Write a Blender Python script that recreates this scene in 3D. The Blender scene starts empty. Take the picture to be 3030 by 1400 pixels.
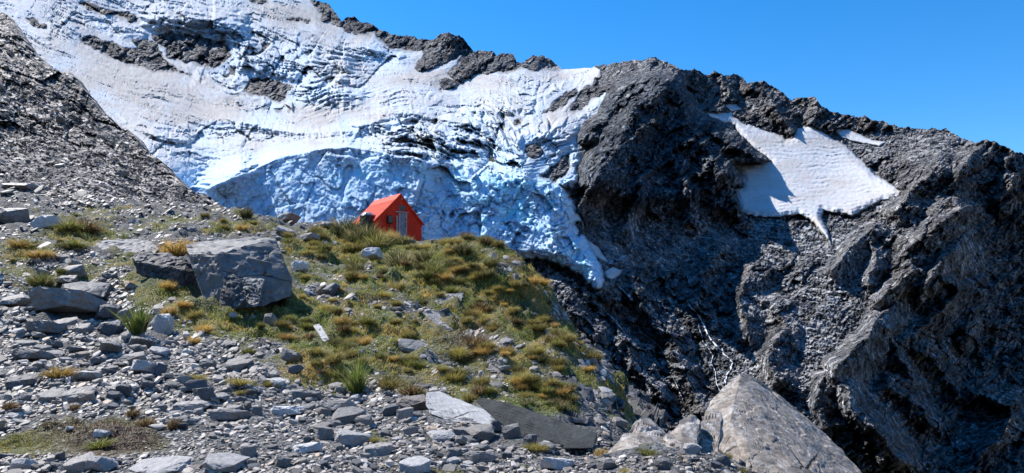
import bpy, bmesh, math, time
import numpy as np
from mathutils import Vector, Matrix

T0 = time.time()
rng = np.random.default_rng(11)
F, CX, CY = 2164.0, 1515.0, 700.0          # the photograph's own pixel frame (3030 x 1400)
PITCH = math.radians(6.6)
CT, ST = math.cos(PITCH), math.sin(PITCH)
SUN_AZ, SUN_EL = math.radians(-56), math.radians(50)

scene = bpy.context.scene
for blk in (scene.collection.children,):
    pass
COL = scene.collection

# ------------------------------------------------------------------ geometry helpers
def unproj(px, py, t):
    px, py, t = np.broadcast_arrays(np.asarray(px, float), np.asarray(py, float), np.asarray(t, float))
    a = (px - CX) / F
    b = (CY - py) / F
    return np.stack([a * t, (CT - b * ST) * t, (ST + b * CT) * t], -1)

def proj(P):
    x, y, z = P[..., 0], P[..., 1], P[..., 2]
    t = np.maximum(y * CT + z * ST, 1e-3)
    b = (-y * ST + z * CT) / t
    return CX + F * x / t, CY - F * b, t

def _hash(ix, iy, iz, seed):
    n = ix.astype(np.uint32) * np.uint32(0x9E3779B1)
    n = n ^ (iy.astype(np.uint32) * np.uint32(0x85EBCA77))
    n = n ^ (iz.astype(np.uint32) * np.uint32(0xC2B2AE3D))
    n = n ^ np.uint32((seed * 7919 + 12345) & 0xFFFFFFFF)
    n ^= n >> np.uint32(15); n *= np.uint32(0x2C1B3C6D)
    n ^= n >> np.uint32(12); n *= np.uint32(0x297A2D39)
    n ^= n >> np.uint32(15)
    return n

_G = np.array([[1,1,0],[-1,1,0],[1,-1,0],[-1,-1,0],[1,0,1],[-1,0,1],[1,0,-1],[-1,0,-1],
               [0,1,1],[0,-1,1],[0,1,-1],[0,-1,-1],[1,1,0],[-1,1,0],[0,-1,1],[0,-1,-1]], np.float32)

def noise(P, seed=0):
    P = np.asarray(P, np.float32)
    sh = P.shape[:-1]
    P = P.reshape(-1, 3)
    I = np.floor(P)
    f = P - I
    I = I.astype(np.int64)
    w = f * f * f * (f * (f * 6 - 15) + 10)
    out = np.zeros(len(P), np.float32)
    for dx in (0, 1):
        wx = w[:, 0] if dx else 1 - w[:, 0]
        for dy in (0, 1):
            wy = w[:, 1] if dy else 1 - w[:, 1]
            for dz in (0, 1):
                wz = w[:, 2] if dz else 1 - w[:, 2]
                h = _hash(I[:, 0] + dx, I[:, 1] + dy, I[:, 2] + dz, seed) & np.uint32(15)
                g = _G[h]
                d = g[:, 0] * (f[:, 0] - dx) + g[:, 1] * (f[:, 1] - dy) + g[:, 2] * (f[:, 2] - dz)
                out += wx * wy * wz * d
    return out.reshape(sh)

def fbm(P, octv=4, seed=0, gain=.5, lac=2.03, ridged=False):
    P = np.asarray(P, np.float32)
    s = 0; a = 1.0; tot = 0
    for k in range(octv):
        n = noise(P * lac ** k + 17.3 * k, seed + k)
        if ridged:
            n = 1 - np.abs(n) * 2.0
            n = n * n - .45
        s = s + a * n
        tot += a
        a *= gain
    return s / tot * (1.0 if ridged else 1.8)

def facet(P, seed=0, tilt=1.0, rnd=.5):
    """blocky rock/ice: every Voronoi cell is a randomly tilted plane; also F2-F1 and the cell's random number"""
    P = np.asarray(P, np.float32)
    sh = P.shape[:-1]
    P = P.reshape(-1, 3)
    I = np.floor(P).astype(np.int64)
    n = len(P)
    F1 = np.full(n, 9, np.float32); F2 = np.full(n, 9, np.float32)
    best = np.zeros(n, np.uint32); off = np.zeros((n, 3), np.float32)
    for dx in (-1, 0, 1):
        for dy in (-1, 0, 1):
            for dz in (-1, 0, 1):
                cx, cy, cz = I[:, 0] + dx, I[:, 1] + dy, I[:, 2] + dz
                h = _hash(cx, cy, cz, seed)
                ox = P[:, 0] - (cx + ((h & np.uint32(1023)) / np.float32(1023)))
                oy = P[:, 1] - (cy + (((h >> np.uint32(10)) & np.uint32(1023)) / np.float32(1023)))
                oz = P[:, 2] - (cz + (((h >> np.uint32(20)) & np.uint32(1023)) / np.float32(1023)))
                d = ox * ox + oy * oy + oz * oz
                m = d < F1
                F2 = np.where(m, F1, np.minimum(F2, d))
                F1 = np.where(m, d, F1)
                best = np.where(m, h, best)
                off[m, 0] = ox[m]; off[m, 1] = oy[m]; off[m, 2] = oz[m]
    h2 = best * np.uint32(0x9E3779B1)
    h2 ^= h2 >> np.uint32(13); h2 *= np.uint32(0x85EBCA77); h2 ^= h2 >> np.uint32(16)
    r = [((h2 >> np.uint32(s)) & np.uint32(255)) / np.float32(127.5) - 1 for s in (0, 8, 16, 24)]
    v = tilt * (off[:, 0] * r[0] + off[:, 1] * r[1] + off[:, 2] * r[2]) + rnd * r[3]
    edge = np.sqrt(F2) - np.sqrt(F1)
    return v.reshape(sh), edge.reshape(sh), (r[3] * .5 + .5).reshape(sh)

def smooth(e0, e1, x):
    t = np.clip((x - e0) / (e1 - e0), 0, 1)
    return t * t * (3 - 2 * t)

def mix(c, t, w):
    return c * (1 - w[..., None]) + t * w[..., None]

def tps_fit(X, v, lam=1e-6):
    n = len(X)
    d2 = ((X[:, None] - X[None]) ** 2).sum(-1)
    K = .5 * d2 * np.log(d2 + 1e-12) + lam * np.eye(n)
    Pm = np.c_[np.ones(n), X]
    A = np.block([[K, Pm], [Pm.T, np.zeros((3, 3))]])
    return X, np.linalg.solve(A, np.r_[v, np.zeros(3)])

def tps_eval(fit, Q):
    X, w = fit
    sh = Q.shape[:-1]
    Q = Q.reshape(-1, 2)
    out = np.empty(len(Q))
    for s in range(0, len(Q), 60000):
        q = Q[s:s + 60000]
        d2 = (q[:, 0:1] - X[None, :, 0]) ** 2 + (q[:, 1:2] - X[None, :, 1]) ** 2
        out[s:s + 60000] = (.5 * d2 * np.log(d2 + 1e-12)) @ w[:-3] + w[-3] + q @ w[-2:]
    return out.reshape(sh)

def seg_dist(U, V, poly, closed=False):
    """distance to a polyline, and the side (>0 = right of / below the direction of travel)"""
    pts = np.array(poly, float)
    if closed:
        pts = np.vstack([pts, pts[:1]])
    best = np.full(U.shape, 1e9); side = np.zeros(U.shape); along = np.zeros(U.shape)
    n = len(pts) - 1
    for k in range(n):
        ax, ay = pts[k]; bx, by = pts[k + 1]
        ex, ey = bx - ax, by - ay
        L = ex * ex + ey * ey + 1e-9
        s = np.clip(((U - ax) * ex + (V - ay) * ey) / L, 0, 1)
        dx, dy = U - ax - s * ex, V - ay - s * ey
        d = dx * dx + dy * dy
        m = d < best
        best = np.where(m, d, best)
        side = np.where(m, ex * dy - ey * dx, side)
        along = np.where(m, (k + s) / n, along)
    return np.sqrt(best), np.sign(side), along

def inside(U, V, poly):
    pts = np.array(poly, float)
    c = np.zeros(U.shape, bool)
    j = len(pts) - 1
    for i in range(len(pts)):
        xi, yi = pts[i]; xj, yj = pts[j]
        if yi != yj:
            m = ((yi > V) != (yj > V)) & (U < (xj - xi) * (V - yi) / (yj - yi) + xi)
            c ^= m
        j = i
    return c

def sdist(U, V, poly):
    """signed distance to a polygon, positive inside; evaluated only near its box"""
    pts = np.array(poly, float)
    lo, hi = pts.min(0) - 60, pts.max(0) + 60
    out = np.full(U.shape, -60.0)
    m = (U > lo[0]) & (U < hi[0]) & (V > lo[1]) & (V < hi[1])
    if m.any():
        d, _, _ = seg_dist(U[m], V[m], poly, True)
        out[m] = np.where(inside(U[m], V[m], poly), d, -np.minimum(d, 60))
    return out

def blobs(U, V, lst):
    s = np.zeros(U.shape)
    for cx, cy, rx, ry, w in lst:
        s = np.maximum(s, w * np.exp(-(((U - cx) / rx) ** 2 + ((V - cy) / ry) ** 2) ** 1.5 * .7))
    return s

# ------------------------------------------------------------------ mesh helpers
def build_mesh(name, verts, faces, mat=None, flat=True, cols=None):
    """verts (n,3); faces: list of (k,3) / (k,4) arrays"""
    me = bpy.data.meshes.new(name)
    verts = np.asarray(verts, np.float32)
    faces = [np.asarray(f, np.int32) for f in faces if len(f)]
    me.vertices.add(len(verts))
    me.vertices.foreach_set('co', verts.ravel())
    loops = np.concatenate([f.ravel() for f in faces])
    sizes = np.concatenate([np.full(len(f), f.shape[1], np.int32) for f in faces])
    starts = np.r_[0, np.cumsum(sizes)[:-1]].astype(np.int32)
    me.loops.add(len(loops))
    me.loops.foreach_set('vertex_index', loops)
    me.polygons.add(len(sizes))
    me.polygons.foreach_set('loop_start', starts)
    me.update(calc_edges=True)
    if flat:
        me.shade_flat()
    if cols is not None:
        c = np.ones((len(verts), 4), np.float32)
        c[:, :cols.shape[1]] = cols
        me.attributes.new('col', 'FLOAT_COLOR', 'POINT').data.foreach_set('color', c.ravel())
    if mat:
        me.materials.append(mat)
    return me

def grid_faces(n, m, keep=None):
    i = np.arange(n * m).reshape(n, m)
    f = np.stack([i[:-1, :-1], i[1:, :-1], i[1:, 1:], i[:-1, 1:]], -1)
    if keep is not None:
        f = f[keep]
    return f.reshape(-1, 4)

def compact(verts, faces, cols=None):
    used = np.zeros(len(verts), bool); used[faces.ravel()] = True
    idx = np.cumsum(used) - 1
    return verts[used], idx[faces], (None if cols is None else cols[used])

def link(name, me, parent=None, kind=None, label=None, cat=None, group=None, loc=None):
    o = bpy.data.objects.new(name, me)
    COL.objects.link(o)
    if parent is not None: o.parent = parent
    if loc is not None: o.location = loc
    tag(o, kind, label, cat, group)
    return o

def tag(o, kind=None, label=None, cat=None, group=None):
    if kind: o['kind'] = kind
    if label: o['label'] = label
    if cat: o['category'] = cat
    if group: o['group'] = group

# ------------------------------------------------------------------ materials
def mat_new(name):
    m = bpy.data.materials.new(name); m.use_nodes = True
    nt = m.node_tree
    b = nt.nodes['Principled BSDF']
    return m, nt, b

def N(nt, typ, **kw):
    n = nt.nodes.new(typ)
    for k, v in kw.items():
        setattr(n, k, v)
    return n

def attr_mat(name, rough=.8, spec=.3, noise_scale=1.0, lo=.75, hi=1.25, bump=0.0, bump_scale=4.0, detail=6, base=None, rand=0.0):
    """vertex colour 'col' (or a fixed colour) x fine noise, with noise bump; all in object space"""
    m, nt, b = mat_new(name)
    L = nt.links.new
    tc = N(nt, 'ShaderNodeTexCoord')
    if base is None:
        at = N(nt, 'ShaderNodeAttribute', attribute_name='col'); csock = at.outputs['Color']
    else:
        rgb = N(nt, 'ShaderNodeRGB'); rgb.outputs[0].default_value = (*base, 1); csock = rgb.outputs[0]
    nz = N(nt, 'ShaderNodeTexNoise'); nz.inputs['Scale'].default_value = noise_scale; nz.inputs['Detail'].default_value = detail
    nz.inputs['Roughness'].default_value = .65
    L(tc.outputs['Object'], nz.inputs['Vector'])
    mr = N(nt, 'ShaderNodeMapRange'); mr.inputs['From Min'].default_value = .3; mr.inputs['From Max'].default_value = .7
    mr.inputs['To Min'].default_value = lo; mr.inputs['To Max'].default_value = hi
    L(nz.outputs['Fac'], mr.inputs['Value'])
    mx = N(nt, 'ShaderNodeVectorMath', operation='SCALE')
    L(csock, mx.inputs[0]); L(mr.outputs[0], mx.inputs['Scale'])
    out = mx.outputs[0]
    if rand:
        oi = N(nt, 'ShaderNodeObjectInfo')
        m2 = N(nt, 'ShaderNodeMapRange'); m2.inputs['To Min'].default_value = 1 - rand; m2.inputs['To Max'].default_value = 1 + rand
        L(oi.outputs['Random'], m2.inputs['Value'])
        mx2 = N(nt, 'ShaderNodeVectorMath', operation='SCALE')
        L(out, mx2.inputs[0]); L(m2.outputs[0], mx2.inputs['Scale']); out = mx2.outputs[0]
    L(out, b.inputs['Base Color'])
    b.inputs['Roughness'].default_value = rough
    b.inputs['Specular IOR Level'].default_value = spec
    if bump:
        n2 = N(nt, 'ShaderNodeTexNoise'); n2.inputs['Scale'].default_value = bump_scale; n2.inputs['Detail'].default_value = 8
        n2.inputs['Roughness'].default_value = .7
        L(tc.outputs['Object'], n2.inputs['Vector'])
        bp = N(nt, 'ShaderNodeBump'); bp.inputs['Distance'].default_value = bump; bp.inputs['Strength'].default_value = 1
        L(n2.outputs['Fac'], bp.inputs['Height']); L(bp.outputs[0], b.inputs['Normal'])
    return m

def rubble(m, scales, lo, hi, bump):
    """broken rock below the mesh's own detail: cells of their own tone and tilt"""
    nt = m.node_tree; b = nt.nodes['Principled BSDF']; L = nt.links.new
    tc = N(nt, 'ShaderNodeTexCoord')
    nz = N(nt, 'ShaderNodeTexNoise'); nz.inputs['Scale'].default_value = scales[0] * .8; nz.inputs['Detail'].default_value = 3
    L(tc.outputs['Object'], nz.inputs['Vector'])
    src = b.inputs['Base Color'].links[0].from_socket
    prev = b.inputs['Normal'].links[0].from_socket if b.inputs['Normal'].links else None
    for i, s in enumerate(scales):
        wm = N(nt, 'ShaderNodeVectorMath', operation='MULTIPLY_ADD'); wm.inputs[1].default_value = (.5 / s,) * 3
        L(nz.outputs['Color'], wm.inputs[0]); L(tc.outputs['Object'], wm.inputs[2])
        vo = N(nt, 'ShaderNodeTexVoronoi'); vo.inputs['Scale'].default_value = s
        L(wm.outputs[0], vo.inputs['Vector'])
        sp = N(nt, 'ShaderNodeSeparateColor'); L(vo.outputs['Color'], sp.inputs['Color'])
        pw = N(nt, 'ShaderNodeMath', operation='POWER'); pw.inputs[1].default_value = 2.2; L(sp.outputs[0], pw.inputs[0])
        mr = N(nt, 'ShaderNodeMapRange'); mr.inputs['To Min'].default_value = lo; mr.inputs['To Max'].default_value = hi
        L(pw.outputs[0], mr.inputs['Value'])
        mx = N(nt, 'ShaderNodeVectorMath', operation='SCALE'); L(src, mx.inputs[0]); L(mr.outputs[0], mx.inputs['Scale']); src = mx.outputs[0]
        # height: a plane of random tilt per cell
        df = N(nt, 'ShaderNodeVectorMath', operation='SUBTRACT'); L(wm.outputs[0], df.inputs[0]); L(vo.outputs['Position'], df.inputs[1])
        cs = N(nt, 'ShaderNodeVectorMath', operation='SUBTRACT'); L(vo.outputs['Color'], cs.inputs[0]); cs.inputs[1].default_value = (.5, .5, .5)
        dt = N(nt, 'ShaderNodeVectorMath', operation='DOT_PRODUCT'); L(df.outputs[0], dt.inputs[0]); L(cs.outputs[0], dt.inputs[1])
        bp = N(nt, 'ShaderNodeBump'); bp.inputs['Distance'].default_value = bump; bp.inputs['Strength'].default_value = 1
        L(dt.outputs['Value'], bp.inputs['Height'])
        if prev: L(prev, bp.inputs['Normal'])
        prev = bp.outputs[0]
    L(src, b.inputs['Base Color']); L(prev, b.inputs['Normal'])

def cracks(m, scale, width, depth):
    nt = m.node_tree; b = nt.nodes['Principled BSDF']; L = nt.links.new
    tc = N(nt, 'ShaderNodeTexCoord')
    nz = N(nt, 'ShaderNodeTexNoise'); nz.inputs['Scale'].default_value = scale * 1.6; nz.inputs['Detail'].default_value = 5
    L(tc.outputs['Object'], nz.inputs['Vector'])
    wm = N(nt, 'ShaderNodeVectorMath', operation='MULTIPLY_ADD'); wm.inputs[1].default_value = (.55 / scale,) * 3
    mp = N(nt, 'ShaderNodeMapping'); mp.inputs['Scale'].default_value = (1, 1, 2.4); mp.inputs['Rotation'].default_value = (.3, .35, 0)
    L(tc.outputs['Object'], mp.inputs['Vector']); L(nz.outputs['Color'], wm.inputs[0]); L(mp.outputs[0], wm.inputs[2])
    vo = N(nt, 'ShaderNodeTexVoronoi', feature='DISTANCE_TO_EDGE'); vo.inputs['Scale'].default_value = scale
    L(wm.outputs[0], vo.inputs['Vector'])
    n2 = N(nt, 'ShaderNodeTexNoise'); n2.inputs['Scale'].default_value = scale * 1.1; L(tc.outputs['Object'], n2.inputs['Vector'])
    wd = N(nt, 'ShaderNodeMapRange'); wd.inputs['From Min'].default_value = .50; wd.inputs['From Max'].default_value = .68; wd.inputs['To Min'].default_value = .0004; wd.inputs['To Max'].default_value = width
    L(n2.outputs['Fac'], wd.inputs['Value'])
    dv = N(nt, 'ShaderNodeMath', operation='DIVIDE', use_clamp=True); L(vo.outputs['Distance'], dv.inputs[0]); L(wd.outputs[0], dv.inputs[1])
    mr = N(nt, 'ShaderNodeMapRange'); mr.inputs['To Min'].default_value = .35; L(dv.outputs[0], mr.inputs['Value'])
    src = b.inputs['Base Color'].links[0].from_socket
    mx = N(nt, 'ShaderNodeVectorMath', operation='SCALE'); L(src, mx.inputs[0]); L(mr.outputs[0], mx.inputs['Scale']); L(mx.outputs[0], b.inputs['Base Color'])
    bp = N(nt, 'ShaderNodeBump'); bp.inputs['Distance'].default_value = depth; L(dv.outputs[0], bp.inputs['Height'])
    if b.inputs['Normal'].links: L(b.inputs['Normal'].links[0].from_socket, bp.inputs['Normal'])
    L(bp.outputs[0], b.inputs['Normal'])

def plain_mat(name, col, rough=.6, spec=.4, metal=0, var=.12, scale=3.0):
    m = attr_mat(name, rough, spec, scale, 1 - var, 1 + var, base=col)
    m.node_tree.nodes['Principled BSDF'].inputs['Metallic'].default_value = metal
    return m

# ------------------------------------------------------------------ camera, sky, sun
cam = bpy.data.cameras.new('camera')
cam.sensor_width = 36; cam.lens = 36 * F / 3030
cam.clip_start = .1; cam.clip_end = 20000
co = bpy.data.objects.new('camera', cam); COL.objects.link(co)
co.rotation_euler = (math.radians(90) + PITCH, 0, 0)
scene.camera = co
scene.render.resolution_x, scene.render.resolution_y = 1024, 473

world = bpy.data.worlds.new('World'); scene.world = world
world.use_nodes = True
wn = world.node_tree
bg = wn.nodes['Background']
sky = N(wn, 'ShaderNodeTexSky', sky_type='NISHITA')
sky.sun_disc = False
sky.sun_elevation = SUN_EL; sky.sun_rotation = SUN_AZ
sky.altitude = 1600; sky.air_density = 1.0; sky.dust_density = 0.15; sky.ozone_density = 2.5
hsv = N(wn, 'ShaderNodeHueSaturation'); hsv.inputs['Saturation'].default_value = 1.38
wn.links.new(sky.outputs[0], hsv.inputs['Color'])
wn.links.new(hsv.outputs[0], bg.inputs['Color'])
bg.inputs['Strength'].default_value = .15

sl = bpy.data.lights.new('sun', 'SUN'); sl.energy = 5.0; sl.angle = math.radians(.5); sl.color = (1, .95, .88)
so = bpy.data.objects.new('sun', sl); COL.objects.link(so)
SUN = Vector((math.sin(SUN_AZ) * math.cos(SUN_EL), math.cos(SUN_AZ) * math.cos(SUN_EL), math.sin(SUN_EL)))
so.rotation_euler = SUN.to_track_quat('Z', 'Y').to_euler()
so.location = SUN * 300

vs = scene.view_settings
vs.view_transform = 'Standard'; vs.look = 'None'; vs.gamma = 1; vs.exposure = .6
# ================================================================== MOUNTAIN
SKY = [(-80,-40),(880,-40),(912,-12),(930,0),(966,10),(996,40),(1011,66),(1023,53),(1046,49),(1066,63),(1102,71),(1122,88),(1162,101),(1182,106),(1222,108),
(1258,121),(1283,118),(1298,101),(1318,97),(1354,106),(1374,118),(1394,141),(1406,154),(1434,149),(1454,147),(1470,166),(1480,159),(1500,156),
(1517,161),(1530,186),(1550,186),(1570,169),(1606,166),(1631,176),(1651,194),(1664,207),(1706,204),(1752,202),(1757,197),(1787,189),(1797,194),
(1832,184),(1872,178),(1900,180),(1917,172),(1940,170),(1960,181),(2030,208),(2055,206),(2085,222),(2100,220),(2113,208),(2138,223),(2180,222),
(2200,232),(2212,247),(2225,242),(2265,242),(2320,278),(2345,300),(2360,288),(2410,288),(2440,320),(2480,335),(2530,345),(2590,354),(2625,365),
(2670,378),(2720,383),(2760,380),(2800,385),(2850,410),(2885,424),(2905,415),(2940,416),(2965,432),(3000,447),(3030,458),(3110,470)]
SKYA = np.array(SKY, float)

MC = [(-100,-50,700),(0,0,680),(400,0,880),(700,0,1050),(930,0,1150),(1100,75,1050),(1250,130,1000),(1330,100,985),(1480,160,960),(1600,170,940),(1664,207,900),
(1760,200,850),(1900,178,740),(2130,215,720),(2250,250,690),(2420,290,650),(2520,345,620),(2720,385,560),(2900,420,510),(3030,455,480),(3110,470,470),
(-100,150,500),(100,150,520),(300,150,600),(600,150,740),(900,150,820),(1100,200,800),(1400,230,820),(1650,260,740),
(300,300,430),(600,330,480),(900,330,500),(1200,330,510),(1450,330,540),(1650,380,480),(100,350,380),(1650,470,410),
(480,500,300),(700,440,370),(612,540,330),(753,478,345),(941,415,368),(1106,420,372),(1270,445,365),(1447,478,360),(1611,515,345),
(612,566,318),(753,508,318),(941,447,320),(1106,451,322),(1270,478,320),(1447,510,316),(1611,545,318),(1690,590,322),
(700,640,304),(941,640,305),(1106,640,303),(1270,620,300),(1447,640,294),(1600,640,298),
(1500,760,276),(1640,720,282),(1788,845,264),(1300,760,282),(900,800,275),(400,700,280),
(1750,600,365),(1900,690,360),(2060,690,385),(2200,660,425),(1950,450,500),(1930,235,660),(1790,400,500),
(2300,640,430),(2450,500,520),(2660,570,445),(2400,385,590),(2150,350,610),(2250,480,530),
(2779,486,460),(2900,600,430),(3030,720,440),(3030,900,385),(2720,830,315),(2839,623,390),(2650,640,405),(2500,800,340),(2300,800,350),(2100,800,345),(1900,800,315),
(1800,950,255),(2000,1000,265),(2000,1150,230),(2300,1000,265),(2480,1090,235),(2640,1020,280),(2850,1100,320),(3030,1150,310),(2580,1280,195),(2750,1330,230),
(3030,1400,230),(2200,1300,185),(1900,1300,170),(1700,950,250),(1650,1100,205),(1600,850,268),(1400,1000,230),(1000,1000,225),(400,1000,225),(0,700,320),(-100,450,380),
(1200,1450,150),(2400,1460,150),(3110,1460,215),(0,1450,160)]
MCA = np.array(MC, float)
MFIT = tps_fit(MCA[:, :2] / 1000, np.log(MCA[:, 2]), 2e-5)
def mdepth(U, V):
    return np.exp(tps_eval(MFIT, np.stack([U, V], -1) / 1000))

# ---- where the ice lies
GLACIER = [(-120,-120),(895,-120),(905,-20),(925,6),(950,40),(955,60),(1008,76),(1036,96),(1107,101),(1152,141),(1202,151),(1248,149),(1253,161),(1228,202),(1253,206),(1323,186),(1364,166),(1352,190),
(1323,217),(1354,239),(1394,232),(1396,219),(1444,212),(1505,217),(1535,204),(1606,207),(1664,200),(1668,185),(1750,182),(1775,210),(1777,227),(1752,247),(1706,282),(1696,302),
(1686,328),(1706,333),(1737,307),(1767,282),(1807,262),(1787,302),(1772,343),(1732,363),(1711,403),(1709,423),(1752,428),(1727,464),(1706,504),(1712,534),(1690,560),(1660,552),(1682,576),
(1710,620),(1729,659),(1722,690),(1735,706),(1752,740),(1764,753),(1780,790),(1788,823),(1782,853),(1764,859),(1740,838),(1717,812),(1647,776),(1588,765),(1529,770),(1480,800),(1400,830),(1200,860),(700,820),(500,700),(-120,700)]
HOLES = [[(237,108),(282,108),(312,121),(363,141),(423,151),(393,121),(433,118),(469,131),(474,151),(484,171),(524,209),(565,223),(529,212),(454,209),(418,197),(368,189),(328,171),(282,146),(242,126)],
[(446,103),(484,103),(534,101),(595,106),(625,123),(665,123),(685,146),(680,171),(650,197),(615,202),(580,189),(559,181),(534,181),(494,171),(489,146),(454,116)],
[(741,232),(786,229),(827,242),(862,257),(852,282),(827,300),(786,287),(746,282),(721,272)],
[(237,10),(267,10),(307,30),(383,38),(408,55),(408,70),(363,55),(302,40),(262,30)],
[(735,-6),(750,5),(785,8),(790,2),(770,-8)],
[(850,57),(885,52),(915,60),(905,64),(860,62)],
[(80,55),(110,62),(135,78),(100,80)],
[(1301,242),(1318,237),(1369,247),(1354,252),(1303,267)],
[(1611,330),(1666,282),(1706,260),(1708,287),(1646,325)],
[(1553,432),(1570,426),(1598,432),(1606,452),(1590,469),(1565,466)],
[(1520,355),(1545,350),(1540,366),(1523,367)],
[(1596,524),(1640,490),(1681,454),(1688,504),(1646,540)],
[(1700,655),(1720,652),(1726,690),(1712,694)]]
SNOWFIELD = [(2091,329),(2138,334),(2164,332),(2194,362),(2229,372),(2315,405),(2325,415),(2345,407),(2360,382),(2401,368),(2436,391),(2466,411),(2502,431),(2532,461),(2562,486),(2587,517),(2622,537),
(2670,567),(2653,582),(2602,597),(2567,615),(2522,638),(2486,633),(2436,622),(2431,643),(2451,698),(2461,728),(2446,703),(2421,673),(2391,648),(2365,633),(2300,643),(2229,640),(2189,629),(2179,584),
(2161,551),(2196,551),(2196,523),(2171,488),(2214,483),(2280,475),(2234,443),(2189,397),(2174,372),(2123,354),(2098,347)]
PATCHES = [[(2466,381),(2512,383),(2552,403),(2582,416),(2622,421),(2602,432),(2562,426),(2527,418),(2491,408)],
[(2030,256),(2048,266),(2068,274),(2048,277),(2033,270)],
[(2133,302),(2164,309),(2194,322),(2169,331),(2148,316)],
[(2028,672),(2035,657),(2060,680),(2048,687)],
[(1729,712),(1752,718),(1776,740),(1788,760),(1800,772),(1775,768),(1752,752)],
[(1788,806),(1812,790),(1842,800),(1834,812),(1812,828),(1796,822)],
[(2128,752),(2140,758),(2146,774),(2132,774)]]

# ---- hand-placed rock ribs: (polyline, width left px, width right px, pull m)
RIBS = [([(1985,225),(1890,310),(1830,420),(1760,530)],60,150,26),([(1985,240),(2040,380),(2130,500),(2190,600)],90,50,14),([(1960,420),(1890,560),(1850,680)],50,40,9),
([(1810,250),(1770,340),(1740,420)],30,40,10),([(2010,300),(2000,420),(2040,560),(2050,660)],40,40,8),
([(2779,486),(2713,542),(2648,623)],45,70,13),([(2839,623),(2784,663),(2690,730)],50,80,15),([(2920,416),(2870,466),(2835,510)],40,90,16),([(2990,460),(2975,520),(2960,600)],20,80,10),
([(2570,680),(2510,740),(2470,800)],30,60,12),([(2562,693),(2602,738),(2572,829)],25,35,8),([(2819,728),(2779,784),(2740,850)],35,80,12),([(2700,805),(2640,850),(2600,880)],30,60,11),
([(2780,810),(2830,860),(2800,900)],30,60,9),([(2598,956),(2548,1017),(2472,1082)],40,110,18),([(2600,955),(2660,1040),(2700,1130)],60,50,10),([(2497,1140),(2523,1203),(2583,1269),(2654,1354)],50,70,14),
([(2427,1123),(2420,1190),(2440,1260)],30,50,9),([(2860,960),(2850,1000)],25,60,9),([(2780,926),(2724,961),(2700,1010)],30,60,9),([(2875,1163),(2991,1198),(2976,1254),(2906,1339)],40,60,10),
([(2640,1143),(2709,1188),(2760,1260)],40,50,8),([(2320,980),(2280,1060),(2300,1120)],50,60,9),([(2130,730),(2090,800),(2060,880)],60,60,7),([(2230,800),(2190,880),(2210,980)],40,70,9),
([(1640,870),(1720,960),(1800,1060)],40,60,8),([(1880,860),(1930,940),(2010,1030)],40,60,7),([(1990,1040),(2030,1120),(2080,1200)],50,60,8),([(1840,1010),(1890,1090),(1960,1180)],40,50,7),
([(2240,880),(2300,900),(2330,960)],40,40,6),([(2060,380),(2180,440),(2260,480)],20,40,9),([(2440,230),(2420,320),(2400,360)],30,40,7),([(2230,250),(2300,330),(2340,390)],40,50,12),([(2130,215),(2150,280),(2120,320)],30,40,8),
([(1940,180),(1900,240),(1780,290)],40,50,10),([(1330,105),(1290,160),(1250,200)],40,60,12),([(1480,160),(1400,200),(1330,240)],40,60,12),([(1600,170),(1570,195)],30,40,7),([(2650,1000),(2760,1060),(2830,1150)],60,80,9)]

# rib crests are not rulers: wobble the query position
def ribs(U, V):
    wob = np.stack([U / 70, V / 70, np.zeros_like(U)], -1)
    U2 = U + 16 * fbm(wob, 3, 301); V2 = V + 16 * fbm(wob + 50, 3, 302)
    s = np.zeros(U.shape)
    for poly, wl, wr, h in RIBS:
        pts = np.array(poly, float)
        lo, hi = pts.min(0) - 230, pts.max(0) + 230
        m = (U > lo[0]) & (U < hi[0]) & (V > lo[1]) & (V < hi[1])
        if not m.any(): continue
        d, sd, al = seg_dist(U2[m], V2[m], poly)
        sd = sd if pts[-1, 1] >= pts[0, 1] else -sd          # travelling downwards: side<0 -> image right
        w = np.where(sd < 0, wr, wl)
        x = np.maximum(0, 1 - d / w)
        s[m] = np.maximum(s[m], h * x ** 1.15)
    return s

def dirnoise(P, ang, stretch, scale, seed, octv=4, ridged=True):
    """fractal stretched along a direction in the X-Z plane (strata)"""
    c, s = math.cos(ang), math.sin(ang)
    a = P[..., 0] * c + P[..., 2] * s
    b = -P[..., 0] * s + P[..., 2] * c
    Q = np.stack([a / stretch, P[..., 1] / 1.6, b], -1) / scale
    return fbm(Q, octv, seed, .55, 2.1, ridged)

def wR0(U, V):
    return smooth(1500, 1750, U) * smooth(760, 900, V) * (1 - smooth(2100, 2350, U))

def flatP(U, V, k):
    """relief coordinates: metres across the view, so that ledges and blocks keep their proportions on a raking slope"""
    return np.stack([(U - CX) * k, U * 0, (CY - V) * k], -1)

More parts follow.
